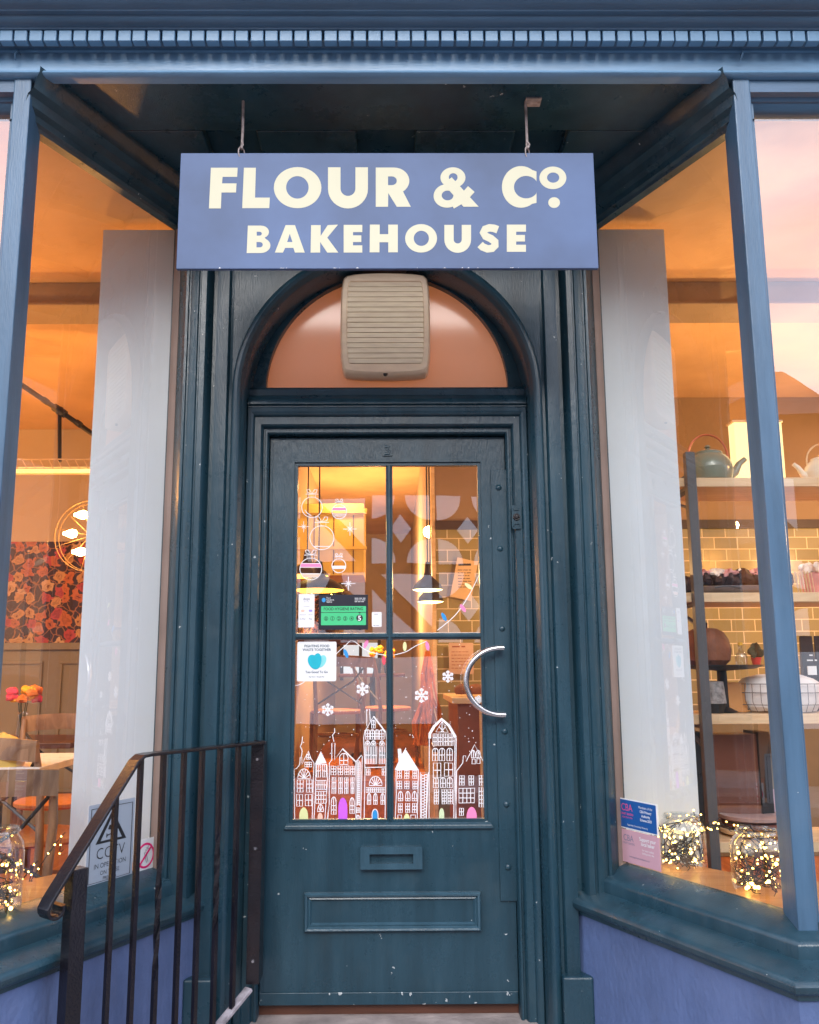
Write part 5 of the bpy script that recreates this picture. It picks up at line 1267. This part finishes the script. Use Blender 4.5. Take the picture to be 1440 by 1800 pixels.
m = MB(); m.box(a.x-.005, b.x+.06, 3.40, 3.404, z4+.04, b.z-.01); m.build('sheet', basic('olive grey card', (.22, .19, .14), .6), pos)
m = MB(); m.box(a.x+.02, b.x+.06, 3.396, 3.3985, z4+.05, z4+.15); m.build('label', basic('lilac card', (.5, .38, .48), .6), pos)
fq = Fr((b.x+.012, 3.3945, z4+.105), (1, 0, 0)); m = MB(); fill([ell(0, 0, .035, .035, 24), ell(0, 0, .028, .028, 24)], fq, 0, .001, m); m.build('emblem', basic('purple ink', (.25, .08, .25), .6), pos)
for i, (px, py, r, mt, lab) in enumerate(((1320, 1442, .118, basic('pale pink stoneware', (.45, .30, .28), .35), 'pale pink stoneware platter topping the stack under the third shelf'), (1325, 1458, .112, BROWNL, 'reddish brown board under the pale platter'), (1322, 1474, .118, PINE, 'pale wooden board at the bottom of the platter stack'))):
    c = atY(px, py, 3.30); z_ = z4+.0+(.052, .026, 0)[i]; m = MB(); m.lathe([(r*.8, 0), (r, .010), (r, .022), (r*.96, .0245), (1e-4, .018 if i == 0 else .0245)], (c.x, 3.29, z_), 40); tag(m.build('platter', mt, smooth=True), lab, 'platter', 'stacked platters and boards')
# basket below, near the jar
c = atY(1290, 1530, 3.2); m = MB(); rows = []
wk = thing('wicker_basket', 'whitewashed wicker basket low behind the right jar', 'basket', (c.x, 3.2, 0))
m.lathe([(.10, .10), (.13, .18), (.135, .33), (.13, .33), (.12, .2)], (c.x+.02, 3.27, 0), 30); m.build('weave', basic('whitewashed wicker', (.42, .42, .44), .8, .5, 60, .8, 120), wk, True)

# ------------------------------------------------------------------ left room: chairs, table, flowers
def chair(loc, rot, lab):
    t = thing('chair', lab, 'chair', (0, 0, 0), 'bentwood cross back cafe chairs')
    def tb(pts, r, nm, mat=BENT): m = MB(); m.tube(pts, r, 10); m.build(nm, mat, t, True)
    for s in (-1, 1):
        tb([(s*.19, -.17, 0), (s*.185, -.16, .45)], [.014, .017], 'leg')
        tb([(s*.19, .22, 0), (s*.185, .18, .25), (s*.18, .17, .46), (s*.195, .20, .70), (s*.19, .24, .87)], [.014, .016, .017, .015, .014], 'leg')
        tb([(s*.18, .18, .52), (-s*.10, .205, .70), (-s*.18, .225, .80)], .007, 'cross_brace', BLACK if s > 0 else DKMET)
    m = MB(); n = 12
    rows = []
    for i in range(n+1):
        a = -1+2*i/n; x = a*.205; y = .255-.045*(a*a)*-1-.02; y = .24+.05*(1-a*a); zz = .80+.012*(1-a*a)
        rows.append([(x, y-.009, zz), (x, y-.011, zz+.055), (x, y-.006, zz+.085), (x, y+.008, zz+.085), (x, y+.011, zz+.05), (x, y+.009, zz)])
    m.strips(rows, True); m.f.append((0, 1, 2, 3, 4, 5)); k = len(m.v); m.f.append(tuple(range(k-6, k))[::-1]); m.build('top_rail', BENT, t, True)
    m = MB(); m.lathe([(.19, .445), (.205, .455), (.205, .47), (.19, .478), (1e-4, .474)], (0, 0, 0), 30, sx=1.0, sy=.95); m.build('seat', wood('woven seat', (.45, .16, .05), (.62, .27, .1), .6, (40, 40, 1)), t, True)
    m = MB(); m.tube([(.17*cos(a), .16*sin(a), .28+.0*a) for a in [2*pi*i/24 for i in range(24)]], .008, 8, True); m.build('foot_ring', BENT, t, True)
    t.location = loc; t.rotation_euler = (0, 0, rot); return t
def floorat(px, py, Y): return atY(px, py, Y)
c1 = chair((atY(35, 1360, 2.95).x-.12, 3.05, -.08), radians(200), 'pale bentwood chair nearest the glass in the left window')
c = atY(75, 1300, 3.7)
def chair_copy(src, loc, rot, lab):
    r = copy_thing(src, loc, lab); r.rotation_euler = (0, 0, rot); return r
chair_copy(c1, (atY(72, 1300, 3.75).x, 3.75, -.03), radians(160), 'brown bentwood chair standing behind the nearest one, facing right')
chair_copy(c1, (atY(118, 1300, 4.6).x, 4.5, 0), radians(20), 'dark bentwood chair by the panelled dado')
chair_copy(c1, (-.42, 6.75, .343), radians(190), 'chair far back behind the tall painted house')
chair_copy(c1, (-.02, 7.2, .343), radians(120), 'chair far back left of the hanging orange scarf')
def table(px, Y, w, lab, clothm=None, z0=0):
    x = atY(px, 1250, Y).x; t = thing('table', lab, 'table', (x, Y, 0), 'cafe tables')
    m = MB(); m.box(x-w/2, x+w/2, Y-.3, Y+.3, z0+.72, z0+.75); m.build('table_top', DKWOOD if not clothm else clothm, t, bevel=.004)
    m = MB(); m.lathe([(.2, 0), (.2, .02), (.03, .04), (.025, .72)], (x, Y, z0), 20); m.build('pedestal', BLACK, t, True)
    return x
xt = table(5, 3.75, .6, 'cafe table with white cloth at the left edge', CLOTH); table(40, 4.9, .8, 'dark wooden table below the panelled dado')
table(655, 7.9, .6, 'dark table far back behind the glazing bar', None, .343); table(845, 4.6, .55, 'dark side table seen low in the right pane')
fl = thing('flower_vase', 'glass vase of orange yellow and pink flowers on the dark table', 'flowers', (atY(42, 1225, 4.6).x, 4.7, .751))
vx = atY(42, 1225, 4.7).x; m = MB(); m.lathe([(.03, 0), (.035, .05), (.025, .14), (.032, .16)], (vx, 4.7, .751), 18, caps=False); m.build('vase', JARG, fl, True)
zf = atY(42, 1222, 4.7).z
for i in range(12):
    a = R.uniform(0, 2*pi); r_ = R.uniform(0, .075); blob((vx+r_*cos(a), 4.7+r_*sin(a), zf+R.uniform(-.03, .035)), .030, .030, .022, [YELP, PINKP, TERRA][i % 3], 'bloom', fl, 200+i, 12, 8, .25)
m = MB()
for i in range(5): m.tube([(vx, 4.7, .78), (vx+R.uniform(-.04, .04), 4.7, zf-.02)], .003, 5)
m.build('stems', LEAFD, fl)
# cushion and coat on the near left chair
cs = thing('cushion', 'mustard yellow cushion behind the near chair at the left edge', 'cushion', (atY(8, 1315, 3.3).x, 3.3, .6)); blob((atY(2, 1325, 3.5).x, 3.5, .79), .10, .05, .09, YELW, 'cushion_pad', cs, 3, amp=.05)
# hanging orange scarf, counter and pictures seen through the door
sc = thing('orange_scarf', 'long orange fringed scarf hanging behind the lower right pane', 'scarf', atY(752, 1200, 5.0))
m = MB(); rg = random.Random(31)
for k in range(60):
    t0 = rg.random(); x = rg.gauss(0, 1); pts = []
    for j in range(9):
        f_ = j/8; w = .004+.045*f_*(1+.3*sin(f_*11)); p = atY(752, 1145+f_*165, 4.9); pts.append(Vector((p.x+x*w*.8+.022*sin(f_*8+k*2.1)*f_, 4.9+.02*sin(k*1.3)+.012*cos(f_*7+k), p.z)))
    m.tube(pts, .0065, 6)
m.build('fringe', TERRA, sc, True)
ct = thing('counter', 'wooden serving counter low in the right of the door glass', 'counter', (.75, 4.2, 0)); a = atY(802, 1225, 4.3)
m = MB(); m.box(a.x, 1.05, 4.2, 4.9, .0, a.z-.03); m.build('counter_front', BROWNL, ct); m = MB(); m.box(a.x-.03, 1.06, 4.17, 4.92, a.z-.0295, a.z); m.build('counter_top', PINE, ct, bevel=.003)
m = MB(); x_ = atY(845, 1300, 4.1).x; m.box(x_, x_+.035, 4.1, 4.14, 0, a.z-.035); m.build('leg', PINE, ct)
for i, (px, lab) in enumerate(((815, 'brown loaf on the counter left of the door handle'), (838, 'second loaf on the counter behind the door handle'))):
    p = atY(px, 1210, 4.4); tag(blob((p.x, 4.4, a.z+.03), .05, .05, .032, CRUST, 'loaf', None, 300+i, amp=.06), lab, 'bread', 'loaves on the counter')
pic = thing('framed_menu', 'pale framed price list at the back right of the lower right pane', 'menu', atY(815, 1160, 5.24)); a, b = atY(790, 1185, 5.24), atY(832, 1130, 5.24)
m = MB(); m.box(a.x, b.x, 5.24, 5.25, a.z, b.z); m.build('sheet', basic('peach card', (.62, .42, .33), .7), pic)
fm = Fr((a.x, 5.2385, a.z), (1, 0, 0)); m = MB(); rules(fm, .02, .165, .10, .014, m)
for i in range(6): rules(fm, .015, .135-.02*i, .11, .006, m)
m.build('lettering', basic('red brown ink', (.3, .08, .05)), pic)
# bottles and jars on the table far back, yellow flowers
for i, (px, py, lab) in enumerate(((663, 1180, 'yellow flowers left of the glazing bar'), (708, 1178, 'yellow flowers right of the glazing bar'))):
    p = atY(px, py, 7.75); p.z = .343+.75+.141; p.x = max(-.45, min(-.02, p.x)); t = thing('yellow_flowers', lab, 'flowers', p, 'yellow table flowers')
    m = MB(); m.lathe([(.03, -.14), (.04, -.06), (.03, 0)], p, 14); m.build('pot', BLACK, t, True)
    for k in range(7): blob((p.x+R.uniform(-.05, .05), p.y, p.z+.03+R.uniform(-.02, .07)), .025, .025, .022, YELP, 'bloom', t, 400+k+i*10, 10, 6, .3)

# ------------------------------------------------------------------ across the street (seen only as reflections)
OB = thing('timber_framed_building', 'black and white timber framed shop building across the street', 'building', (0, -8.3, ZG))
m = MB(); m.box(-9, 7, -12, -8.3, ZG, 5.2); m.build('wall', basic('red brown timber and brick', (.16, .06, .04), .8, .3, 5), OB)
WP2 = basic('white infill plaster', (.80, .80, .80), .7, .05)
frO = Fr((0, -8.28, 0), (1, 0, 0)); frO.n = Vector((0, 1, 0)); m = MB()
for ix in range(-7, 6):
    for iz in range(2):
        cx4, cz4 = ix*1.15+.2, 2.2+iz*1.35
        if (ix+iz) % 3 == 0:
            fill([[(cx4-.5, cz4-.55), (cx4+.35, cz4-.55), (cx4-.5, cz4+.3)]], frO, 0, .02, m); fill([[(cx4+.5, cz4+.55), (cx4-.35, cz4+.55), (cx4+.5, cz4-.3)]], frO, 0, .02, m); continue
        for sx in (-1, 1):
            for sz in (-1, 1):
                q4 = [(cx4+sx*.52, cz4+sz*.60), (cx4+sx*.10, cz4+sz*.60)]+[(cx4+sx*(.52-.42*cos(a)), cz4+sz*(.60-.44*sin(a))) for a in [pi/2*i/8 for i in range(9)]][1:]
                fill([q4 if sx*sz > 0 else q4[::-1]], frO, 0, .02, m)
        fill([[(cx4-.2, cz4), (cx4, cz4-.24), (cx4+.2, cz4), (cx4, cz4+.24)]], frO, 0, .02, m)
m.build('infill_panel', WP2, OB)
m = MB()
for ix in range(5): m.box(-8+ix*3.2, -5.6+ix*3.2, -8.29, -8.26, .2, 1.35)
m.build('shop_window', WP2, OB)
m = MB(); m.add([(-9.3, -8.0, 5.1), (7.3, -8.0, 5.1), (7.3, -10.1, 6.6), (-9.3, -10.1, 6.6)], [(0, 1, 2, 3)]); m.build('roof', basic('slates', (.08, .08, .09), .7, .3), OB)
m = MB(); m.box(8, 20, -12, -8.1, ZG, 4.0); BB = thing('brick_building', 'low red brick building across the street on the right', 'building', (14, -8.1, ZG)); m.build('wall', basic('red brick', (.30, .12, .08), .85, .2, 12), BB)
m = MB()
for ix in range(4): m.box(9+ix*2.6, 10.3+ix*2.6, -8.11, -8.06, 1.6, 3.0)
m.build('window', WP2, BB)

# ------------------------------------------------------------------ sky, sun, render
W = bpy.data.worlds.new('World'); S.world = W; W.use_nodes = True; nt = W.node_tree
bg = nt.nodes['Background']; sky = nt.nodes.new('ShaderNodeTexSky'); sky.sky_type = 'NISHITA'; sky.sun_disc = False
ELEV, ROT = radians(33), radians(184)         # veiled sun high over the street behind the camera
sky.sun_elevation = ELEV; sky.sun_rotation = ROT; sky.air_density = 1.0; sky.dust_density = 1.0
tcw = node(nt, 'ShaderNodeTexCoord'); mpw = node(nt, 'ShaderNodeMapping'); mpw.inputs['Scale'].default_value = (1, 1, 3.2); lk(nt, tcw.outputs['Generated'], mpw.inputs[0])
cn_ = node(nt, 'ShaderNodeTexNoise', Scale=2.6, Detail=7.0, Roughness=.55); lk(nt, mpw.outputs[0], cn_.inputs['Vector'])
cm_ = ramp(nt, cn_.outputs[0], [(0.34, (0, 0, 0)), (0.58, (1, 1, 1))])
cc_ = ramp(nt, cn_.outputs[0], [(0.45, (6.6, 7.2, 9.4)), (0.70, (9.2, 8.4, 8.6))])
mw_ = node(nt, 'ShaderNodeMix', data_type='RGBA'); lk(nt, cm_.outputs[0], mw_.inputs[0]); lk(nt, sky.outputs[0], mw_.inputs[6]); lk(nt, cc_.outputs[0], mw_.inputs[7])
lk(nt, mw_.outputs[2], bg.inputs[0]); bg.inputs[1].default_value = 0.15
sl = bpy.data.lights.new('sun', 'SUN'); sl.energy = 1.0; sl.angle = radians(28); sl.color = (1.0, .94, .86)
so = bpy.data.objects.new('sun', sl); COL.objects.link(so)
sd_ = Vector((sin(ROT)*cos(ELEV), cos(ROT)*cos(ELEV), sin(ELEV)))       # towards the sun
so.rotation_euler = sd_.to_track_quat('Z', 'Y').to_euler()
S.view_settings.view_transform = 'Standard'; S.view_settings.look = 'None'; S.view_settings.exposure = 1.2; S.view_settings.gamma = 1
S.render.engine = 'CYCLES'; S.cycles.max_bounces = 10; S.cycles.transparent_max_bounces = 16; S.cycles.sample_clamp_indirect = 6
S.render.resolution_x = 819; S.render.resolution_y = 1024
